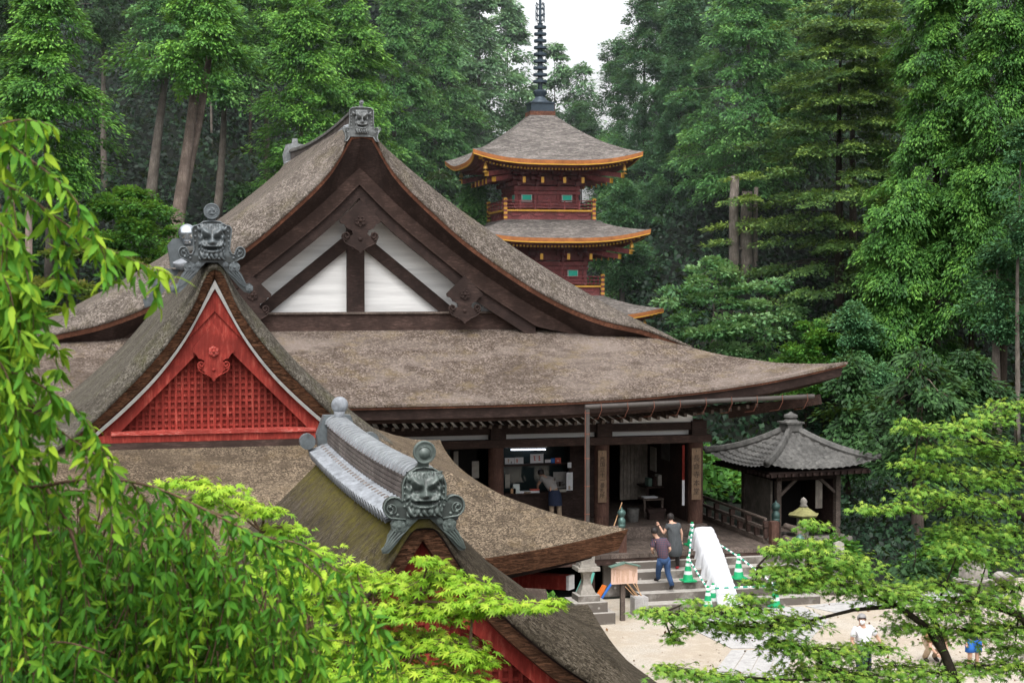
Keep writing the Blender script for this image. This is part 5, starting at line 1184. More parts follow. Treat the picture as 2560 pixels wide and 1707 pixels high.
T(1010,92,380,560,60,'dark','cypress_tree','dark shrubby cypress between hall roof slope and pagoda',trw=8,bark='barkg')
# right of the sky gap
T(1395,110,300,640,75,'hinoki2','cypress_tree','green cypress showing between the upper pagoda balcony and the cedars',trw=10,bark='barkg',sparse=1.3)
T(1330,116,240,420,60,'sugi','cedar_tree','blue green cedar low behind the right slope of the pagoda top roof',trw=8,bark='barkd',sparse=1.3)
T(1420,112,90,480,78,'sugi','cedar_tree','blue green cedar sloping up at the right edge of the sky gap',trw=12,bark='barkd')
T(1480,104,-20,600,95,'sugi','cedar_tree','tall blue green cedar right of the pagoda top roof',trw=14,bark='barkd')
T(1560,98,-50,620,95,'sugi','cedar_tree','full blue green cedar between pagoda and broken trunks',trw=16,bark='barkd')
T(1430,92,420,640,70,'sugi','cedar_tree','dark low cedar beside the middle pagoda roof',trw=16,yb=760,bark='barkg')
T(1715,89,-60,440,165,'hinoki2','cypress_tree','broad soft green cypress above the bare triple trunks',trw=22,bark='barkg')
T(1830,96,-60,330,90,'hinoki2','cypress_tree','soft green cypress at top right of centre, behind the layered fir',trw=18,bark='barkg')
T(1640,96,470,620,60,'sugi','cedar_tree','low blue green cedar just left of the bare triple trunks',trw=8,bark='barkd')
T(1925,80,30,760,240,'fir','fir_tree','layered olive fir with flat sweeping boughs right of the bare trunks',trw=26,bark='barkd')
T(1960,84,-60,260,170,'fir','fir_tree','dark fir top with flat boughs against the small sky patch',trw=20,bark='barkd')
T(2150,74,-80,560,135,'weep','cypress_tree','bright weeping cypress with hanging sprays at upper right',trw=26,bark='barkd')
T(2070,72,400,800,120,'weep','cypress_tree','lower bright cypress with drooping sprays above the dark hollow',trw=26,bark='barkd',yb=1080)
T(2310,70,-60,430,120,'weep','cypress_tree','bright green cypress in the upper right corner',trw=22,bark='barkd')
T(2230,70,380,700,100,'weep','cypress_tree','bright cypress below the corner one, left of the thick grey trunk',trw=18,bark='barkd')
T(2290,66,560,760,75,'sugi','cedar_tree','cedar with thick straight grey brown trunk and browned tips at right edge',trw=38,yb=1240,bark='barkg')
T(2340,64,280,560,50,'sugi','cedar_tree','rusty tipped cedar crown at the right edge above the thick trunk',trw=14,bark='barkg')
T(2110,51.5,800,1060,135,'dark','fir_tree','dark fir overhanging the tiled pavilion, brown trunk below',trw=36,yb=1330,bark='bark',front=.5)
T(1950,60,820,1060,110,'dark','fir_tree','dark layered boughs right of the hall eave tip',trw=14,bark='barkd')
T(2215,62,800,1180,110,'dark','cypress_tree','dark shaded cypress behind the thick grey trunk',trw=14,bark='barkd')
T(2170,54,1120,1250,70,'dark','young_fir','small dark fir beside the slanting grey trunk',trw=34,yb=1340,bark='barkg',lean=.25)
T(1850,72,730,900,95,'bush','broadleaf_shrub','green layered shrub right of the pale broadleaf, above the hall eave',trw=6,bark='barkd')
T(1960,70,700,880,90,'sugi','cedar_tree','grey green cedar between layered fir and drooping cypress',trw=8,bark='barkd')
T(1640,76,590,830,125,'broad','broadleaf_tree','pale green broadleaf tree right behind the main hall roof slope',trw=10,bark='barkg')
T(1760,78,640,830,95,'broad','broadleaf_tree','darker broadleaf below the bare triple trunks',trw=10,bark='barkg')
T(1465,97,560,760,85,'broad','broadleaf_tree','broadleaf shrub right of the lower pagoda balcony',trw=7,bark='barkg')
T(1600,84,640,760,50,'bush','broadleaf_shrub','green shrub right of the lowest pagoda roof tip',trw=6,bark='barkg')
# bare broken trunks
bt=at(1712,600,Y=84)
for (px,w_,y0,y1,lb) in ((1688,26,405,690,'left bare grey trunk of the three broken trunks'),(1716,32,440,700,'thickest bare trunk in the middle of the three'),(1737,13,430,690,'thinnest bare trunk on the right of the three')):
    a=at(px,y0,Y=84);b=at(px-4,y1,Y=84); r=w_*KK/4000*88/2; mb=MB(); z0=min(b[2],hill(b[0],84)); mb.tube([(b[0],84,z0-.2),(b[0]+.05,84,b[2]+2),(a[0]-.05,84,a[2]-2),(a[0],84,a[2])],[r*1.1,r,r*.9,r*.8],10)
    mb.tube([(b[0]-.1,83.9,b[2]+3.1),(b[0]-r-.2,83.8,b[2]+3.2)],[.12,.03],6); solo('bare_trunk',mb,'barkg',lb,'trunk','broken bare trunks',smooth=True,base=(b[0],84,z0-.2))
sp=crown_mesh('fir',bt[0],83.5,at(1712,500,Y=83.5)[2],at(1712,400,Y=83.5)[2],1.7,555); o=np_mesh('fir_bough',sp[0],sp[1],np.clip(sp[2]+.3,0,1),'lf_fir',None,(bt[0],83.5,at(1712,500,Y=83.5)[2])); o.location=(bt[0],83.5,at(1712,500,Y=83.5)[2]); tag(o,'yellow green bough hanging in front of the bare triple trunks','bough')
# left understory
T(300,76,430,600,130,'bush','broadleaf_shrub','dark green rounded shrub under the left trunks',trw=6,bark='barkd')
T(400,82,470,600,90,'dark','broadleaf_shrub','shaded shrub left of the thick pale trunk foot',trw=6,bark='barkd')
T(180,74,540,760,120,'rust','maple_tree','rusty green layered maple left behind the hall roof end',trw=6,bark='barkd')
T(300,74,590,720,80,'rust','maple_tree','small rusty green maple just above the left roof slope',trw=6,bark='barkd')
T(30,70,640,860,90,'bush','broadleaf_shrub','green shrub at the left edge below the cherry twigs',trw=6,bark='barkd')
T(70,80,480,700,70,'dark','broadleaf_shrub','dark shrub around the slim stump trunk at far left',trw=6,bark='barkd')
T(560,84,420,560,80,'dark','broadleaf_shrub','dark shrub at the edge of the hall roof under the trunks',trw=6,bark='barkd')
mb=MB(); a=at(66,480,Y=75);b=at(66,640,Y=75); mb.tube([(b[0],75,hill(b[0],75)-.2),(b[0],75,b[2]),(a[0],75,a[2])],[.2,.18,.15],9); solo('bare_trunk',mb,'bark','slim brown trunk at the far left behind the cherry twigs','trunk',smooth=True)
# clipped shrubs by the stump, plants by the court
for (x,y,z,r,kind,nm,lb) in ((11.75,41.6,.55,.36,'bush','clipped_shrub','yellow green clipped shrub right of the weathered stump'),(10.55,41.7,.75,.26,'bush','clipped_shrub','small green shrub left of the weathered stump'),(22.0,45.2,.6,.8,'bush','garden_shrub','green shrub between stone slab and capped post'),(24.2,44.2,.7,.8,'dark','garden_shrub','dark garden shrub left of the slanting grey trunk'),(26.0,45.5,.8,.9,'bush','garden_shrub','garden shrub with broad leaves behind the stone pedestal'),(22.9,46.4,.5,.7,'dark','garden_shrub','dark low plant behind the inscribed slab')):
    SEED[0]+=1; tree(nm,kind,x,y,z-r,z+r*.8,r,lb,'shrub',tr=.04,base=0,seed=SEED[0],branches=False,bark='barkd',sparse=3.)
# fern bank, undergrowth
rng=np.random.default_rng(77)
def scatter(n,xr,yr,hfun,L,mat,name,lift=.5,cond=None):
    X=rng.uniform(*xr,n);Y=rng.uniform(*yr,n)
    if cond: k=cond(X,Y); X=X[k];Y=Y[k]
    n=len(X); Z=np.array([hfun(a,b) for a,b in zip(X,Y)])+rng.uniform(0,lift,n)
    P_=np.stack([X,Y,Z],1); ax=unit(rng.normal(0,1,(n,3))+np.array((0,-.5,.1))); up=unit(rng.normal(0,.4,(n,3))+np.array((0,-.3,1)))
    Ls=L*rng.uniform(.6,1.4,n); V,Fc=cards(P_,ax,up,Ls,Ls*.38)
    pt=.45+.25*np.sin(X*1.7+Y*.6)+.2*np.sin(Y*2.3-X*.8)
    o=np_mesh(name,V,Fc,np.repeat(np.clip(pt+rng.normal(0,.15,n),0,1),2),mat); o['kind']='stuff'; return o
o=scatter(9000,(17.5,29),(57,66),hill,.3,'lf_bush','bank_ferns',.5,lambda X,Y:(((X-22.5)/4.6)**2+((Y-62)/5)**2)<1); tag(o,'bright fern covered bank between hall post and tiled pavilion','ferns')
o=scatter(110000,(-14,75),(70,118),hill,.32,'lf_under','forest_undergrowth',1.8); tag(o,'dark undergrowth covering the steep wooded slope behind','undergrowth')
o=scatter(22000,(22,48),(46,72),hill,.22,'lf_under','shade_plants',.7,lambda X,Y:X>24+.25*np.abs(Y-46)-0*X); tag(o,'dark low plants in the shade right of the pavilion','ground cover')

o=scatter(42000,(-30,30),(116,134),hill,.75,'lf_dark','far_wood',13.,lambda X,Y:X/Y<.235); tag(o,'dense far wood closing the top of the slope at left','wood')
o=scatter(42000,(43,95),(112,134),hill,.75,'lf_sugi','far_wood',13.,lambda X,Y:X/Y>.36); tag(o,'dense far wood closing the top of the slope at right','wood')

rng=np.random.default_rng(91)
o=scatter(700,(9.5,27),(30,43),lambda a,b:.012,.085,'brown_lf','fallen_leaves',.004); tag(o,'scattered fallen brown leaves on the gravel court','fallen leaves')
# ================================================================== FOREGROUND CHERRY AND MAPLES
def maple_leaf():
    angs=[0,36,-36,78,-78,125,-125]; lens=[1,.93,.93,.72,.72,.40,.40]
    seq=sorted(zip(angs,lens)); pts=[]
    for i,(a,l) in enumerate(seq):
        for da,f in ((-9,.60),(0,1.),(9,.60)):
            q=rad(a+da); pts.append((l*f*math.cos(q),l*f*math.sin(q)))
        if i<len(seq)-1:
            q=rad((a+seq[i+1][0])/2); f=.30 if abs(a)<100 else .22; pts.append((f*math.cos(q),f*math.sin(q)))
    V=[(0,0,.0)]+[(x,y,-.22*(x*x+y*y)+.05*math.sin(4*y)) for x,y in pts]; n=len(pts)
    return np.array(V,float),np.array([(0,i+1,i+2) for i in range(n-1)])
def cherry_leaf():
    t=[0,.12,.35,.65,.88,1.]; w=[0,.07,.135,.105,.035,0]; V=[];F=[]
    for a,b in zip(t,w):
        z=-.28*a*a; V+=[(a,b,z+.35*b),(a,0,z),(a,-b,z+.35*b)]
    for i in range(len(t)-1):
        o=3*i; F+=[(o,o+1,o+4),(o,o+4,o+3),(o+1,o+2,o+5),(o+1,o+5,o+4)]
    return np.array(V,float),np.array(F)
ML,MLF=maple_leaf(); CL,CLF=cherry_leaf()
def atd(x,y,d): return at(x,y,d=d)
def maple(name,label,pads,trunk,mat,size,per,rng,off,toneb=.45,twmat='twigd',flat=1.):
    t_=thing(name,label,'maple tree',off); Vs=[];Ps=[];br=MB()
    AP=[];AU=[];AX=[];SS=[];TN=[]
    tp=[np.array(atd(*p)) for p,_ in trunk[0]]
    for path in trunk:
        br.tube([atd(*p) for p,_ in path],[r for _,r in path],7)
    allp=[np.array(atd(*p)) for path in trunk for p,_ in path]
    for (px,py,rx,ry,d) in pads:
        c=np.array(atd(px,py,d)); a=rx*1.12*KK/4000*d; hgt=ry*1.15*KK/4000*d; n=int(per*(rx*ry/900.)**.8)+20
        q=np.clip(rng.normal(0,.55,(n,3)),-1.3,1.3); q[:,2]*=.8
        P_=c+q[:,:1]*a*_R+q[:,1:2]*a*.75*np.array((_F[0],_F[1],0))+np.array((0,0,1))*q[:,2:3]*hgt
        P_[:,2]-=.25*hgt*(q[:,0]**2)
        rd=np.stack([P_[:,0]-c[0],P_[:,1]-c[1],np.zeros(n)],1)
        ax=unit(unit(rd)*.8+rng.normal(0,.6,(n,3))*np.array((1,1,.35))+np.array((0,0,-.28)))
        up=unit(rng.normal(0,.32,(n,3))+np.array((-.12*0,-.22,1.)))
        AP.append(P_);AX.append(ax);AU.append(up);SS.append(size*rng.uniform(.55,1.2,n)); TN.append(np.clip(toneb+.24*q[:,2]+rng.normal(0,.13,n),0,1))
        # twigs: from the nearest branch point to the pad and out to some of its leaves
        k=allp[int(np.argmin([np.linalg.norm(p-c) for p in allp]))]; m=(k+c)/2+np.array((0,0,-.05*hgt)); br.tube([k,m,c],[.010,.007,.004],5,False)
        for i in range(0,n,6): br.tube([c,(c+P_[i])/2+np.array((0,0,.01)),P_[i]],[.003,.002,.001],4,False)
    P_=np.concatenate(AP); ax=np.concatenate(AX); up=np.concatenate(AU); S_=np.concatenate(SS); tn=np.concatenate(TN)
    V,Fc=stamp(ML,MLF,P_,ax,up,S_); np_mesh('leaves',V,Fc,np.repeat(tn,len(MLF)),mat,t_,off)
    link('branches',br,twmat,t_,True,off); return t_
rng=np.random.default_rng(21)
D1=8.2
pads1=[(430,1108,52,14,8.6),(505,1128,45,12,8.4),(470,1150,50,16,8.6),(610,1172,40,12,8.5),(560,1160,40,14,8.7),(660,1215,45,16,8.6),
 (690,1270,75,22,8.5),(640,1330,80,26,8.4),(560,1420,90,30,8.4),(770,1335,70,20,8.3),(700,1390,80,28,8.3),(855,1330,70,18,8.2),(815,1302,26,9,8.1),(930,1345,60,18,8.0),(1005,1318,55,16,7.9),(985,1286,26,9,7.8),
 (1075,1345,55,12,7.8),(1120,1378,60,12,7.7),(1185,1392,45,8,7.6),(1245,1390,40,6,7.5),(1275,1380,20,4,7.5),(930,1395,80,22,8.0),(820,1410,85,26,8.2),(1010,1400,70,20,7.9),(1085,1400,50,12,7.8),
 (700,1470,95,30,8.2),(830,1480,90,28,8.1),(950,1470,80,26,8.0),(1040,1475,55,16,7.8),(1075,1500,45,14,7.7),(1115,1520,32,8,7.7),(620,1520,95,32,8.2),(760,1545,95,30,8.0),(890,1545,95,28,7.9),(1000,1545,80,24,7.8),(1060,1560,50,16,7.7),(500,1520,90,30,8.4),(900,1600,120,30,7.8),(700,1600,120,30,8.),(560,1340,60,20,8.8),(480,1470,80,26,8.8),(590,1250,60,18,8.8)]
tr1=[[((640,1760,8.0),.05),((680,1640,8.1),.035),((760,1540,8.1),.022),((860,1430,8.0),.014),((960,1380,7.9),.008),((1150,1390,7.7),.004)],[((680,1640,8.1),.03),((640,1480,8.3),.018),((650,1350,8.4),.012),((600,1220,8.6),.007),((470,1120,8.6),.004)],[((760,1540,8.1),.02),((950,1500,7.9),.012),((1080,1480,7.8),.006)]]
of=tuple(np.array((at(640,1760,d=8.)[0],at(640,1760,d=8.)[1],hill(*at(640,1760,d=8.)[:2])-.1)))
tr1[0].insert(0,(((640,1760+0,8.0)),.06)); 
mp=maple('maple_tree','fresh lime green maple in front of the lower red lattice gable',pads1,tr1,'lf_maple',.043,170,rng,of,.60,'twig')
mb=MB(); b=at(640,1760,d=8.); mb.tube([(b[0]-.1,b[1]-.1,of[2]),tuple(b)],[.09,.055],9); link('trunk',mb,'barkd',mp,True,of)
rng=np.random.default_rng(31)
pads2=[(2330,935,60,22,12.6),(2270,965,50,16,12.5),(2190,985,55,16,12.3),(2110,985,40,12,12.1),(2085,968,20,7,12.),(2250,1020,70,20,12.5),(2150,1035,55,16,12.2),(2320,1040,60,22,12.6),(2100,1065,36,12,12.1),(2180,1085,70,20,12.3),(2290,1095,70,24,12.6),
 (2120,1130,50,15,12.1),(2060,1165,50,12,12.),(1995,1168,34,8,11.9),(2200,1150,75,22,12.3),(2310,1160,70,26,12.6),(2230,1215,80,24,12.4),(2330,1230,60,26,12.6),(2205,1258,60,18,12.2),(2270,1280,80,24,12.5),
 (1775,1262,26,8,11.6),(1770,1310,30,12,11.6),(1815,1268,40,14,11.7),(1850,1245,45,14,11.8),(1830,1310,70,20,11.7),(1900,1275,70,20,11.8),(1960,1300,70,20,11.9),(1880,1335,80,22,11.8),(1990,1350,80,22,12.),(2070,1370,80,24,12.1),(1870,1205,30,14,11.9),(1820,1345,55,16,11.7),(1735,1335,26,8,11.6),(1720,1372,40,8,11.6),
 (1495,1405,40,10,11.4),(1560,1412,60,14,11.4),(1640,1405,60,14,11.5),(1620,1432,40,10,11.5),(1590,1378,24,4,11.5),(1720,1400,70,18,11.6),(1760,1440,75,20,11.7),(1830,1425,60,18,11.8),(1690,1440,50,14,11.6),(1560,1450,22,10,11.4),(1545,1470,16,8,11.4),
 (2150,1400,90,26,12.3),(2250,1380,90,28,12.5),(2330,1350,70,28,12.6),(2100,1440,60,16,12.2),(2230,1450,90,24,12.4),(2320,1440,80,30,12.6),(2170,1345,80,22,12.3),
 (1850,1490,80,18,11.8),(1920,1500,70,18,11.9),(2000,1485,60,14,12.),(1800,1475,50,12,11.7),(1870,1540,80,18,11.8),(1960,1550,90,20,11.9),(2060,1530,70,16,12.1),(2150,1545,70,18,12.2),(2240,1530,60,14,12.4),(2330,1530,70,26,12.5),(2060,1570,90,16,12.),(2330,1490,50,18,12.6),
 (1560,1540,55,12,11.3),(1630,1552,60,14,11.4),(1700,1560,60,14,11.5),(1790,1570,60,14,11.6),(1525,1530,25,7,11.3)]
tr2=[[((2215,1700,12.3),.07),((2195,1568,12.2),.046),((2170,1500,12.2),.036),((2130,1440,12.2),.028),((2060,1390,12.1),.022),((1960,1350,12.),.015),((1860,1320,11.8),.009),((1740,1300,11.6),.006)],
 [((2170,1500,12.2),.03),((2150,1430,12.3),.02),((2110,1380,12.3),.014),((2060,1350,12.2),.008)],
 [((2060,1390,12.1),.02),((1960,1400,12.),.014),((1840,1430,11.8),.01),((1700,1410,11.6),.006),((1520,1408,11.4),.003)],
 [((2215,1700,12.3),.05),((2100,1610,12.),.035),((1990,1560,11.9),.026),((1900,1530,11.8),.016),((1830,1480,11.8),.008)],
 [((2420,1500,12.6),.05),((2340,1410,12.5),.03),((2240,1380,12.4),.02),((2160,1370,12.3),.01)],
 [((2420,1250,12.6),.04),((2340,1180,12.5),.025),((2240,1140,12.4),.016),((2120,1180,12.1),.008),((2000,1168,11.9),.004)],
 [((2420,1120,12.6),.03),((2340,1060,12.6),.018),((2230,1000,12.4),.01),((2110,985,12.1),.005)],
 [((1990,1560,11.9),.015),((1800,1560,11.6),.008),((1580,1545,11.3),.004)]]
p0=at(2215,1700,d=12.3); of=(p0[0],p0[1],hill(p0[0],p0[1])-.1)
mp=maple('maple_tree','dark branched green maple spreading over the court at lower right',pads2,tr2,'lf_maple2',.040,240,rng,of,.56)
mb=MB(); mb.tube([(p0[0]+.1,p0[1],of[2]),tuple(p0)],[.13,.085],9)
for q in ((2420,1500,12.6),(2420,1250,12.6),(2420,1120,12.6)):
    a=at(*q[:2],d=q[2]); mb.tube([(p0[0]+.1,p0[1],of[2]+.8),(a[0]+.2,a[1],(a[2]+of[2])/2),tuple(a)],[.09,.06,.035],8)
link('trunk',mb,'barkd',mp,True,of)
# weeping cherry
rng=np.random.default_rng(41)
arch=[[(-60,1085,5.),(60,1118,4.95),(140,1108,4.9),(220,1100,4.9),(300,1106,4.9),(380,1128,4.9),(450,1160,4.9),(520,1195,4.9),(590,1230,4.9),(650,1262,4.9),(720,1312,4.9),(780,1372,4.9),(825,1450,4.9)],
 [(100,1125,4.95),(200,1128,5.1),(280,1136,5.15),(350,1165,5.2),(420,1215,5.2),(470,1290,5.2)],
 [(110,1125,4.9),(150,1190,4.8),(178,1270,4.75),(200,1370,4.75),(225,1470,4.75),(245,1600,4.75)],
 [(450,1160,4.9),(540,1200,5.),(600,1260,5.),(650,1350,5.),(690,1430,5.),(725,1530,5.),(740,1600,5.)],
 [(240,1500,4.7),(160,1476,4.65),(112,1478,4.65),(98,1510,4.6),(118,1562,4.6),(145,1640,4.6)],
 [(112,1478,4.65),(190,1520,4.7),(270,1565,4.7),(340,1620,4.7)],
 [(300,1106,4.9),(360,1200,5.),(400,1310,5.),(420,1420,5.),(450,1540,5.)],
 [(380,1128,4.9),(470,1230,5.1),(520,1340,5.1),(560,1450,5.1),(590,1570,5.1)],
 [(-60,270,4.4),(40,345,4.4),(90,382,4.4),(140,422,4.4),(182,472,4.4),(215,530,4.4),(238,585,4.4),(246,620,4.4)],
 [(-60,390,4.5),(60,450,4.5),(130,500,4.5),(200,548,4.5),(262,578,4.5),(322,604,4.5),(375,622,4.5),(400,636,4.5)],
 [(-40,300,4.4),(30,278,4.4),(80,278,4.4),(125,292,4.4)],
 [(-60,470,4.4),(30,540,4.4),(60,620,4.4),(75,690,4.4)],[(-60,580,4.3),(10,640,4.3),(35,730,4.3),(45,800,4.3)],[(90,470,4.45),(140,540,4.5),(155,600,4.5)],
 [(-60,820,4.4),(60,868,4.4),(125,905,4.45),(180,945,4.5),(222,1000,4.5),(250,1065,4.5)],[(-60,900,4.5),(80,950,4.6),(160,1005,4.6),(225,1050,4.6),(262,1100,4.6)],[(-60,760,4.3),(10,850,4.3),(40,960,4.3),(55,1080,4.3)],[(-60,1000,4.4),(20,1060,4.4),(70,1150,4.4),(80,1260,4.4)],[(-60,1240,4.4),(0,1300,4.4),(40,1400,4.4),(60,1520,4.4)],
 [(590,1230,4.9),(690,1250,4.9),(760,1300,4.9),(820,1360,4.9),(860,1430,4.9),(880,1500,4.9)]]
cx0=at(-60,1085,d=5.)
off=(cx0[0]-1.6,cx0[1]-.2,hill(cx0[0]-1.6,cx0[1]-.2)-.1)
ch=thing('weeping_cherry','weeping cherry with arching brown twigs and hanging narrow leaves at left foreground','cherry tree',off)
tw=MB(); AP=[];AX=[];AU=[];SS=[];TN=[]
def smooth(pts,n=6):
    pts=np.array(pts,float); out=[]
    for i in range(len(pts)-1):
        p0,p1,p2,p3=pts[max(i-1,0)],pts[i],pts[i+1],pts[min(i+2,len(pts)-1)]
        for t in np.linspace(0,1,n,endpoint=False): out.append(.5*((2*p1)+(-p0+p2)*t+(2*p0-5*p1+4*p2-p3)*t*t+(-p0+3*p1-3*p2+p3)*t**3))
    out.append(pts[-1]); return np.array(out)
def leafy(path,step,size,tone,r0,r1,jit=.75):
    ln=np.concatenate([[0],np.cumsum(np.linalg.norm(np.diff(path,axis=0),axis=1))]); n=max(2,int(ln[-1]/step))
    tw.tube([tuple(p) for p in path],list(np.linspace(r0,r1,len(path))),6,False)
    for i in range(n):
        s=(i+rng.random()*.6)/n*ln[-1]; k=min(int(np.searchsorted(ln,s)),len(path)-1); p=path[k]; d=unit(path[k]-path[max(k-1,0)]) if k>0 else unit(path[1]-path[0])
        sd=1 if i%2 else -1; side=unit(np.cross(d,np.array((0,0,1.)))+1e-6)
        ax=unit(d*rng.uniform(.2,.8)+side*sd*rng.uniform(.3,1.)+np.array((0,0,-1))*rng.uniform(.25,1.15)+rng.normal(0,jit,3))
        AP.append(p+side*sd*.006); AX.append(ax); AU.append(unit(rng.normal(0,.7,3)+np.array((0,-.4,.9)))); SS.append(size*rng.uniform(.65,1.25)); TN.append(np.clip(tone+rng.normal(0,.17)+(.25 if s>ln[-1]*.8 else 0),0,1))
for i,a in enumerate(arch):
    P_=smooth([atd(*p) for p in a]); thick=i in (0,2); upper=8<=i<=16
    tn=.64 if upper else .54
    leafy(P_,.0078 if upper else .0075,.066 if upper else .050,tn,.0065 if thick else .0032,.001)
    # pendulous shoots
    for k in range(4,len(P_),4 if not upper else 5):
        if rng.random()<.85:
            L=rng.uniform(.08,.24) if upper else rng.uniform(.25,.65)
            if i in (8,9,10): L*=.45
            d=unit(P_[min(k+1,len(P_)-1)]-P_[k-1]); h=np.array((d[0],d[1],0))*.35+rng.normal(0,.12,3)
            pts=[P_[k]]+[P_[k]+h*L*t*(1.2-t)+np.array((0,0,-L*t*t*.9-L*t*.15)) for t in (.25,.5,.75,1.)]
            leafy(smooth(pts,3),.0080 if upper else .0072,.060 if upper else .049,tn-.02,.0016,.0006)
# inner mass: shoots hanging inside the canopy, further away
for k in range(760):
    x=rng.uniform(-40,720); ymin=1120 if x<430 else 1120+(x-430)*.95
    y=rng.uniform(ymin+20,1600) if x>90 else rng.uniform(1000,1600); d=rng.uniform(5.1,6.2)
    p=atd(x,y,d); L=rng.uniform(.12,.35); h=rng.normal(0,.3,3); h[2]=0
    leafy(np.array([p+h*L*t+np.array((0,0,-L*t)) for t in (0,.33,.66,1.)]),.0075,.050,(.34 if y>1250 else .46) if x<330 else .52,.003,.001)
for k in range(110):
    x=rng.uniform(-50,50); y=rng.uniform(420,1060); p=atd(x*(1 if y>700 else .6),y,rng.uniform(4.4,5.2)); L=rng.uniform(.1,.3); h=rng.normal(0,.3,3); h[2]=0
    leafy(np.array([p+h*L*t+np.array((0,0,-L*t)) for t in (0,.33,.66,1.)]),.008,.062,.58,.002,.001)
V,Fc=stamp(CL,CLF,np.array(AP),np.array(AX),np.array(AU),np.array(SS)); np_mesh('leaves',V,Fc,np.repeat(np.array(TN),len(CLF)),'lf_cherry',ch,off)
link('twigs',tw,'twig',ch,True,off)
mb=MB(); mb.tube([off,(off[0],off[1],off[2]+1.5),(off[0]+.1,off[1]+.1,off[2]+3.5)],[.14,.12,.08],10)
for a in arch:
    if a[0][0]<=-40: e=atd(*a[0]); mb.tube([(off[0],off[1],off[2]+min(3.,max(.3,e[2]-off[2]-.3))),((off[0]+e[0])/2,(off[1]+e[1])/2,e[2]+.15),tuple(e)],[.05,.03,.008],7)
link('trunk',mb,'barkd',ch,True,off)
# leaf mass lower in the cherry's shade (shrubs under the cherry)
# ================================================================== PEOPLE
def skin(name,nodes,edges,mat,parent,sub=2,root=None):
    """one continuous surface grown over a joint skeleton: nodes {key:(x,y,z,r)}"""
    ks=list(nodes); ix={k:i for i,k in enumerate(ks)}
    me=bpy.data.meshes.new(name); me.from_pydata([nodes[k][:3] for k in ks],[(ix[a],ix[b]) for a,b in edges],[])
    ob=bpy.data.objects.new(name,me); COL.objects.link(ob); m=ob.modifiers.new('Skin','SKIN'); m.use_smooth_shade=True
    for k in ks:
        sv=me.skin_vertices[0].data[ix[k]]; r=nodes[k][3]; sv.radius=(r,r) if not hasattr(r,'__len__') else r; sv.use_root=(k==(root or ks[0]))
    s_=ob.modifiers.new('Sub','SUBSURF'); s_.levels=sub; s_.render_levels=sub
    dg=bpy.context.evaluated_depsgraph_get(); m2=bpy.data.meshes.new_from_object(ob.evaluated_get(dg)); bpy.data.objects.remove(ob); m2.name=name
    m2.materials.clear(); m2.materials.append(M[mat]); m2.polygons.foreach_set('use_smooth',[True]*len(m2.polygons))
    o=bpy.data.objects.new(name,m2); COL.objects.link(o); o.parent=parent; return o
BODY=[('pelvis','waist'),('waist','chest'),('chest','neck'),('neck','jaw'),('jaw','skull'),('chest','shL'),('shL','elL'),('elL','wrL'),('chest','shR'),('shR','elR'),('elR','wrR'),('pelvis','hipL'),('hipL','knL'),('knL','anL'),('anL','toL'),('pelvis','hipR'),('hipR','knR'),('knR','anR'),('anR','toR')]
RAD=dict(pelvis=.135,waist=.12,chest=.135,neck=.055,jaw=.068,skull=.088,shL=.062,shR=.062,elL=.042,elR=.042,wrL=.029,wrR=.029,hipL=.085,hipR=.085,knL=.058,knR=.058,anL=.040,anR=.040,toL=.036,toR=.036)
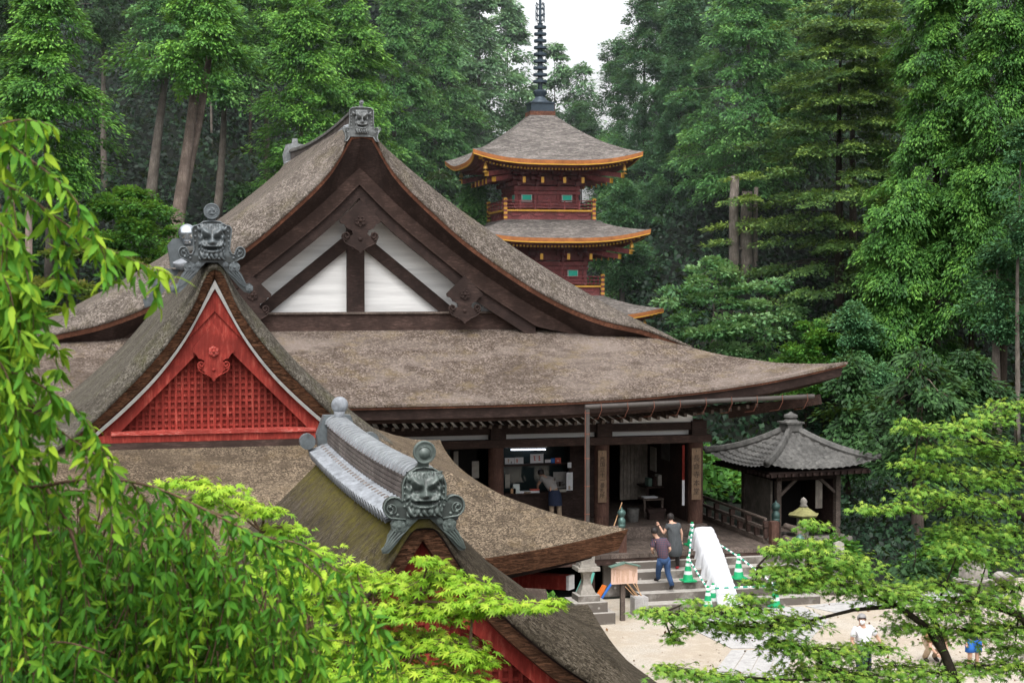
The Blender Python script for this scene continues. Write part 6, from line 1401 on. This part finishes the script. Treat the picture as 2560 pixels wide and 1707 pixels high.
def person(label,J,skinm='skin',hair='hair',face=(0,1,0),group=None,hairlen=0.):
    """J: joint positions in world space; face = looking direction"""
    b=(J['pelvis'][0],J['pelvis'][1],min(J['anL'][2],J['anR'][2])-.08); t_=thing('person',label,'person',b,group)
    L={k:tuple(np.array(v[:3])-np.array(b)) for k,v in J.items()}
    nd={k:(*L[k],RAD[k]) for k in RAD}
    skin('body',nd,BODY,skinm,t_,2,'pelvis')
    f=unit(np.array(face,float)); sd=np.array((f[1],-f[0],0)); sk=np.array(L['skull']); jw=np.array(L['jaw'])
    # head features
    hd=MB(); c=sk*.75+jw*.25
    hd.ball(tuple(c+f*.088+np.array((0,0,-.015))),.017,8,6,(1,1,1.4))
    for s in (-1,1): hd.ball(tuple(c+sd*s*.088),.024,8,6,(.6,.8,1.3))
    link('ears_and_nose',hd,skinm,t_,True,(0,0,0))
    ey=MB()
    for s in (-1,1): ey.ball(tuple(c+f*.078+sd*s*.034+np.array((0,0,.02))),.011,8,6)
    ey.ball(tuple(jw+f*.066+np.array((0,0,-.01))),.016,8,5,(1.2 if abs(f[1])>.7 else .5,.5,.3)); link('eyes_and_mouth',ey,'redshoe' if False else 'hair',t_,True,(0,0,0))
    h=MB(); n=14
    # hair cap: a shell round the back and top of the skull
    for i in range(n):
        pass
    vs=[];nu,nv=18,10
    for j in range(nv+1):
        for i in range(nu):
            az=2*math.pi*i/nu; d=np.array((math.cos(az),math.sin(az),0)); fr=float(d@f); lo=-(.55+hairlen) if fr<.25 else (.28 if fr>.55 else -.1)
            el=math.pi/2-(math.pi/2-lo)*j/nv; r=.106+.004*math.sin(5*az+j); vs.append(tuple(c+np.array((d[0]*math.cos(el),d[1]*math.cos(el),math.sin(el)*1.08+.1))*r+f*(-.006)))
    h.add(vs,[(j*nu+i,j*nu+(i+1)%nu,(j+1)*nu+(i+1)%nu,(j+1)*nu+i) for j in range(nv) for i in range(nu)]); link('hair',h,hair,t_,True,(0,0,0))
    # hands: palm, four fingers of different length and a thumb
    for s in ('L','R'):
        w=np.array(L['wr'+s]); e=np.array(L['el'+s]); d=unit(w-e); sx=unit(np.cross(d,np.array((0,1,.2)))+1e-6); nrm=np.cross(d,sx)
        hm=MB(); hm.ball(tuple(w+d*.045),.036,10,7,(1,.75,1.1))
        for k in range(4):
            b0=w+d*.075+sx*(.022-.0145*k); ln=(.062,.072,.067,.05)[k]; hm.tube([b0,b0+d*ln*.5+nrm*.008,b0+d*ln*.85+nrm*.028],[.0095,.0085,.006],6)
        b0=w+d*.03+sx*.03; hm.tube([b0,b0+d*.03+sx*.02,b0+d*.055+sx*.022+nrm*.01],[.011,.009,.007],6)
        link('hand',hm,skinm,t_,True,(0,0,0))
    return t_,L
def cloth(name,L,keys,edges,grow,mat,t_,root=None,over={}):
    nd={k:(*(over[k][:3] if k in over and len(over[k])>3 else L[k]),over[k][-1] if k in over else RAD[k]+grow) for k in keys}
    return skin(name,nd,edges,mat,t_,2,root or keys[0])
def mid(L,a,b,t): return tuple(np.array(L[a])*(1-t)+np.array(L[b])*t)
def shoes(t_,L,mat,r=.048):
    for s in ('L','R'):
        a=np.array(L['an'+s]); b=np.array(L['to'+s]); mb=MB(); mb.tube([a+np.array((0,0,.02))-unit(b-a)*.03,a*.6+b*.4+np.array((0,0,-.012)),b,b+unit(b-a)*.05],[r*.95,r,r*.9,r*.4],10); link('shoe',mb,mat,t_,True,(0,0,0))
def loft(name,rows,mat,t_,n=20):
    """cloth lofted through ellipses (centre, rx, ry)"""
    mb=MB(); R_=[[(c[0]+rx*math.cos(2*math.pi*i/n)*(1+.03*math.sin(5*i+j)),c[1]+ry*math.sin(2*math.pi*i/n)*(1+.03*math.cos(4*i+2*j)),c[2]) for i in range(n+1)] for j,(c,rx,ry) in enumerate(rows)]
    mb.rows(R_); mb.add(R_[0][:-1],[tuple(range(n))]); return link(name,mb,mat,t_,True,(0,0,0))
def trousers(t_,L,mat,g=.024,cut=1.,name='trousers'):
    mb=MB(); pv=L['pelvis']; hz=(L['hipL'][2]+L['hipR'][2])/2
    mb.ball((pv[0],pv[1],(pv[2]+hz)/2),1.,16,10,(.165+g*.3,.125+g*.3,.14))
    for s in ('L','R'):
        h=np.array(L['hip'+s]);k=np.array(L['kn'+s]);a=np.array(L['an'+s]); top=h+np.array((0,0,.03))
        if cut>=1: mb.tube([top,h*.6+k*.4,k,k*.5+a*.5,k*.06+a*.94],[.082+g,.078+g,.058+g,.052+g,.044+g],12)
        else: mb.tube([top,h*.5+k*.5,h*(1-cut)+k*cut],[.088+g,.085+g,.085+g],12)
    return link(name,mb,mat,t_,True,(0,0,0))
def shirt(t_,L,mat,g=.022,sleeve=.6,name='shirt',hem=.06,arms=True):
    pv_=np.array(L['pelvis']); K={'hem':(*(pv_-np.array((0,0,hem))),RAD['pelvis']+g+.008),'waist':(*L['waist'],RAD['waist']+g+.012),'chest':(*L['chest'],RAD['chest']+g),'nk':(*mid(L,'chest','neck',.62),.07)}
    E_=[('hem','waist'),('waist','chest'),('chest','nk')]
    if arms:
        for s in ('L','R'):
            K['sh'+s]=(*L['sh'+s],RAD['sh'+s]+g); K['sl'+s]=(*mid(L,'sh'+s,'el'+s,sleeve),RAD['el'+s]+g+.008); E_+=[('chest','sh'+s),('sh'+s,'sl'+s)]
    return skin(name,K,E_,mat,t_,2,'chest')
# man in plaid shirt climbing the steps, seen from behind
J=dict(pelvis=(15.52,42.72,1.40),waist=(15.49,42.74,1.58),chest=(15.42,42.80,1.82),neck=(15.33,42.84,2.01),jaw=(15.28,42.87,2.08),skull=(15.265,42.86,2.19),
 shL=(15.24,42.82,1.90),elL=(15.17,42.78,1.66),wrL=(15.27,43.0,1.55),shR=(15.59,42.80,1.90),elR=(15.69,42.66,1.66),wrR=(15.66,42.86,1.53),
 hipL=(15.43,42.74,1.34),knL=(15.44,42.98,1.02),anL=(15.50,43.14,.75),toL=(15.46,43.30,.70),hipR=(15.60,42.72,1.34),knR=(15.66,42.80,.98),anR=(15.75,42.66,.60),toR=(15.74,42.80,.52))
t_,L=person('man in plaid shirt and blue jeans with shoulder bag climbing the steps, seen from behind',J,face=(-.35,.94,0))
shirt(t_,L,'plaid',.03,.82,hem=.10); trousers(t_,L,'denim'); shoes(t_,L,'hair')
bg_=MB(); bg_.prism([(-.13,-.20),(.13,-.20),(.14,.06),(.10,.12),(-.10,.12),(-.14,.06)],-.05,.03,(-.10,-.21,-.02+L['pelvis'][2])); link('shoulder_bag',bg_,'leather',t_)
bg_=MB(); cc=np.array(L['chest']); bg_.tube([np.array(L['pelvis'])+np.array((-.16,-.17,.08)),cc+np.array((.02,-.175,.02)),np.array(L['shR'])+np.array((-.05,-.03,.085))],.016,6); link('bag_strap',bg_,'leather',t_)
# woman in grey dress stepping up to the veranda
J=dict(pelvis=(16.20,43.66,1.68),waist=(16.18,43.68,1.86),chest=(16.16,43.72,2.09),neck=(16.12,43.74,2.26),jaw=(16.10,43.80,2.33),skull=(16.095,43.79,2.43),
 shL=(15.98,43.72,2.17),elL=(15.88,43.74,1.93),wrL=(15.80,43.92,2.14),shR=(16.33,43.72,2.17),elR=(16.42,43.70,1.92),wrR=(16.42,43.74,1.68),
 hipL=(16.12,43.68,1.62),knL=(16.09,43.86,1.36),anL=(16.07,43.92,1.19),toL=(16.05,44.06,1.13),hipR=(16.28,43.66,1.62),knR=(16.28,43.70,1.26),anR=(16.29,43.68,.96),toR=(16.30,43.80,.92))
t_,L=person('woman in loose charcoal dress and red shoes stepping up to the veranda, one hand raised',J,face=(-.15,.98,0),hairlen=.15)
shirt(t_,L,'chdress',.026,.55,'dress_top',.0); pv_=np.array(L['pelvis']); ch_=np.array(L['chest']); wa=np.array(L['waist'])
loft('dress',[(ch_+np.array((0,-.01,.06)),.175,.125),(ch_-np.array((0,.01,.06)),.19,.145),(wa,.19,.15),(pv_,.205,.165),(pv_-np.array((0,0,.18)),.225,.18),(pv_-np.array((0,0,.33)),.215,.175),(pv_-np.array((0,0,.40)),.165,.14)],'chdress',t_)
trousers(t_,L,'hair',.012,name='leggings'); shoes(t_,L,'redshoe',.043)
mb=MB(); w=np.array(L['wrL']); mb.tube([w+np.array((.02,0,.04)),w+np.array((.06,0,-.2)),w+np.array((.05,0,-.42))],[.012,.02,.03],6); link('blue_scarf',mb,'denim',t_)
# woman leaning on the ticket counter
z=1.65
J=dict(pelvis=(13.87,48.25,2.63),waist=(13.80,48.36,2.78),chest=(13.70,48.52,2.98),neck=(13.60,48.66,3.10),jaw=(13.55,48.74,3.12),skull=(13.545,48.74,3.22),
 shL=(13.54,48.56,3.04),elL=(13.45,48.72,2.82),wrL=(13.50,48.92,2.66),shR=(13.86,48.44,3.02),elR=(13.72,48.22,2.74),wrR=(13.76,48.26,2.48),
 hipL=(13.80,48.26,2.56),knL=(13.78,48.30,2.15),anL=(13.78,48.26,1.75),toL=(13.76,48.38,1.69),hipR=(13.95,48.24,2.56),knR=(14.02,48.28,2.15),anR=(14.04,48.24,1.75),toR=(14.04,48.36,1.69))
t_,L=person('woman in light grey top and navy skirt leaning over the ticket counter',J,face=(-.3,.95,0))
shirt(t_,L,'greytop',.03,.5,hem=-.03); pv_=L['pelvis']
pv_=np.array(L['pelvis']); loft('skirt',[(pv_+np.array((-.02,.03,.07)),.165,.13),(pv_-np.array((0,0,.06)),.20,.17),(pv_-np.array((-.01,0,.26)),.215,.18),(pv_-np.array((-.02,0,.42)),.22,.175)],'navy',t_)
trousers(t_,L,'beige',.02); shoes(t_,L,'hair')
# masked man in a white shirt on the court
bx,by=16.75,33.0
J=dict(pelvis=(bx+.05,by,.92),waist=(bx+.05,by,1.08),chest=(bx+.04,by,1.32),neck=(bx+.02,by,1.49),jaw=(bx,by-.03,1.56),skull=(bx,by-.02,1.66),
 shL=(bx+.23,by,1.40),elL=(bx+.40,by-.02,1.18),wrL=(bx+.48,by-.16,1.02),shR=(bx-.15,by,1.40),elR=(bx-.22,by+.04,1.14),wrR=(bx-.16,by-.12,.95),
 hipL=(bx+.14,by,.86),knL=(bx+.15,by-.03,.48),anL=(bx+.15,by+.02,.09),toL=(bx+.15,by-.12,.04),hipR=(bx-.04,by,.86),knR=(bx-.05,by-.05,.48),anR=(bx-.05,by+.04,.09),toR=(bx-.06,by-.1,.04))
t_,L=person('grey haired man in white shirt and white face mask standing among the maple leaves',J,hair='greyhair',face=(-.25,-.97,0))
shirt(t_,L,'sheet',.028,.75); trousers(t_,L,'navy'); shoes(t_,L,'hair')
jw=np.array(L['jaw']); mb=MB(); mb.ball(tuple(jw+np.array((-.018,-.055,.012))),.062,12,8,(.95,.7,.95)); link('face_mask',mb,'paper',t_,True,(0,0,0))
# child in blue shorts, mostly behind the maple
bx,by=20.2,34.0
J=dict(pelvis=(bx,by,.70),waist=(bx,by,.84),chest=(bx,by,1.02),neck=(bx,by,1.17),jaw=(bx,by-.02,1.23),skull=(bx,by-.01,1.32),
 shL=(bx+.16,by,1.08),elL=(bx+.22,by,.88),wrL=(bx+.22,by-.05,.70),shR=(bx-.16,by,1.08),elR=(bx-.22,by,.88),wrR=(bx-.22,by-.05,.70),
 hipL=(bx+.09,by,.66),knL=(bx+.10,by-.02,.37),anL=(bx+.10,by+.02,.08),toL=(bx+.10,by-.1,.035),hipR=(bx-.09,by,.66),knR=(bx-.10,by-.02,.37),anR=(bx-.11,by+.02,.08),toR=(bx-.12,by-.1,.035))
t_,L=person('child in dark top and bright blue shorts half hidden by the maple branch',J,face=(0,-1,0))
shirt(t_,L,'navy',.02,.6,hem=.0); trousers(t_,L,'blueshort',.03,.75,'shorts'); shoes(t_,L,'hair')
# person bending down in a brown top
c=at(2140,1475,Y=35.)
bx,by=c[0],35.
J=dict(pelvis=(bx,by+.15,.62),waist=(bx,by+.02,.70),chest=(bx-.02,by-.22,.74),neck=(bx-.04,by-.40,.66),jaw=(bx-.05,by-.48,.60),skull=(bx-.05,by-.52,.56),
 shL=(bx+.17,by-.26,.70),elL=(bx+.22,by-.36,.46),wrL=(bx+.10,by-.5,.32),shR=(bx-.20,by-.26,.70),elR=(bx-.24,by-.36,.46),wrR=(bx-.14,by-.5,.32),
 hipL=(bx+.1,by+.14,.56),knL=(bx+.14,by-.12,.36),anL=(bx+.13,by+.1,.09),toL=(bx+.14,by-.05,.04),hipR=(bx-.1,by+.14,.56),knR=(bx-.14,by-.12,.36),anR=(bx-.13,by+.1,.09),toR=(bx-.14,by-.05,.04))
t_,L=person('person bent down in a plain brown top behind the maple leaves',J,face=(-.2,-.9,-.3))
shirt(t_,L,'brownc',.06,.7); trousers(t_,L,'beige'); shoes(t_,L,'hair')
# thin forest haze hanging over the wooded slope
mb=MB(); mb.b2((-70,70.5,-1),(130,150,75)); hz=link('haze',mb,'black'); hz['kind']='structure'
hm=bpy.data.materials.new('forest_haze'); hm.use_nodes=True; ht=hm.node_tree; ht.nodes.remove(ht.nodes['Principled BSDF'])
vs=ht.nodes.new('ShaderNodeVolumeScatter'); vs.inputs['Density'].default_value=.0009; vs.inputs['Color'].default_value=(.85,.95,1,1); ht.links.new(vs.outputs[0],ht.nodes['Material Output'].inputs['Volume'])
hz.data.materials.clear(); hz.data.materials.append(hm)
SKY=.135; SUN=.8
# ------------------------------------------------------------------ light
w=bpy.data.worlds.new('World'); S.world=w; w.use_nodes=True; t=w.node_tree; bg=t.nodes['Background']
sky=t.nodes.new('ShaderNodeTexSky'); sky.sky_type='NISHITA'; sky.sun_disc=False; sky.sun_elevation=rad(62); sky.sun_rotation=rad(200)
sky.air_density=1.0; sky.dust_density=6.; sky.ozone_density=.6; sky.altitude=200
hs=t.nodes.new('ShaderNodeHueSaturation'); hs.inputs['Saturation'].default_value=.12; hs.inputs['Value'].default_value=2.55; t.links.new(sky.outputs[0],hs.inputs['Color'])
t.links.new(hs.outputs[0],bg.inputs[0]); bg.inputs[1].default_value=SKY
sl=bpy.data.lights.new('sun','SUN'); sl.energy=SUN; sl.angle=rad(22); sl.color=(1,.96,.9)
so=bpy.data.objects.new('sun',sl); COL.objects.link(so)
az=rad(200); el=rad(62); dv=Vector((math.sin(az)*math.cos(el),math.cos(az)*math.cos(el),math.sin(el)))
so.rotation_euler=dv.to_track_quat('Z','Y').to_euler(); so.location=(0,0,60)
S.view_settings.view_transform='Standard'; S.view_settings.look='None'; S.view_settings.exposure=0; S.view_settings.gamma=1
S.cycles.max_bounces=4; S.cycles.diffuse_bounces=2; S.cycles.glossy_bounces=2; S.cycles.transmission_bounces=3; S.cycles.transparent_max_bounces=4
S.cycles.use_denoising=True
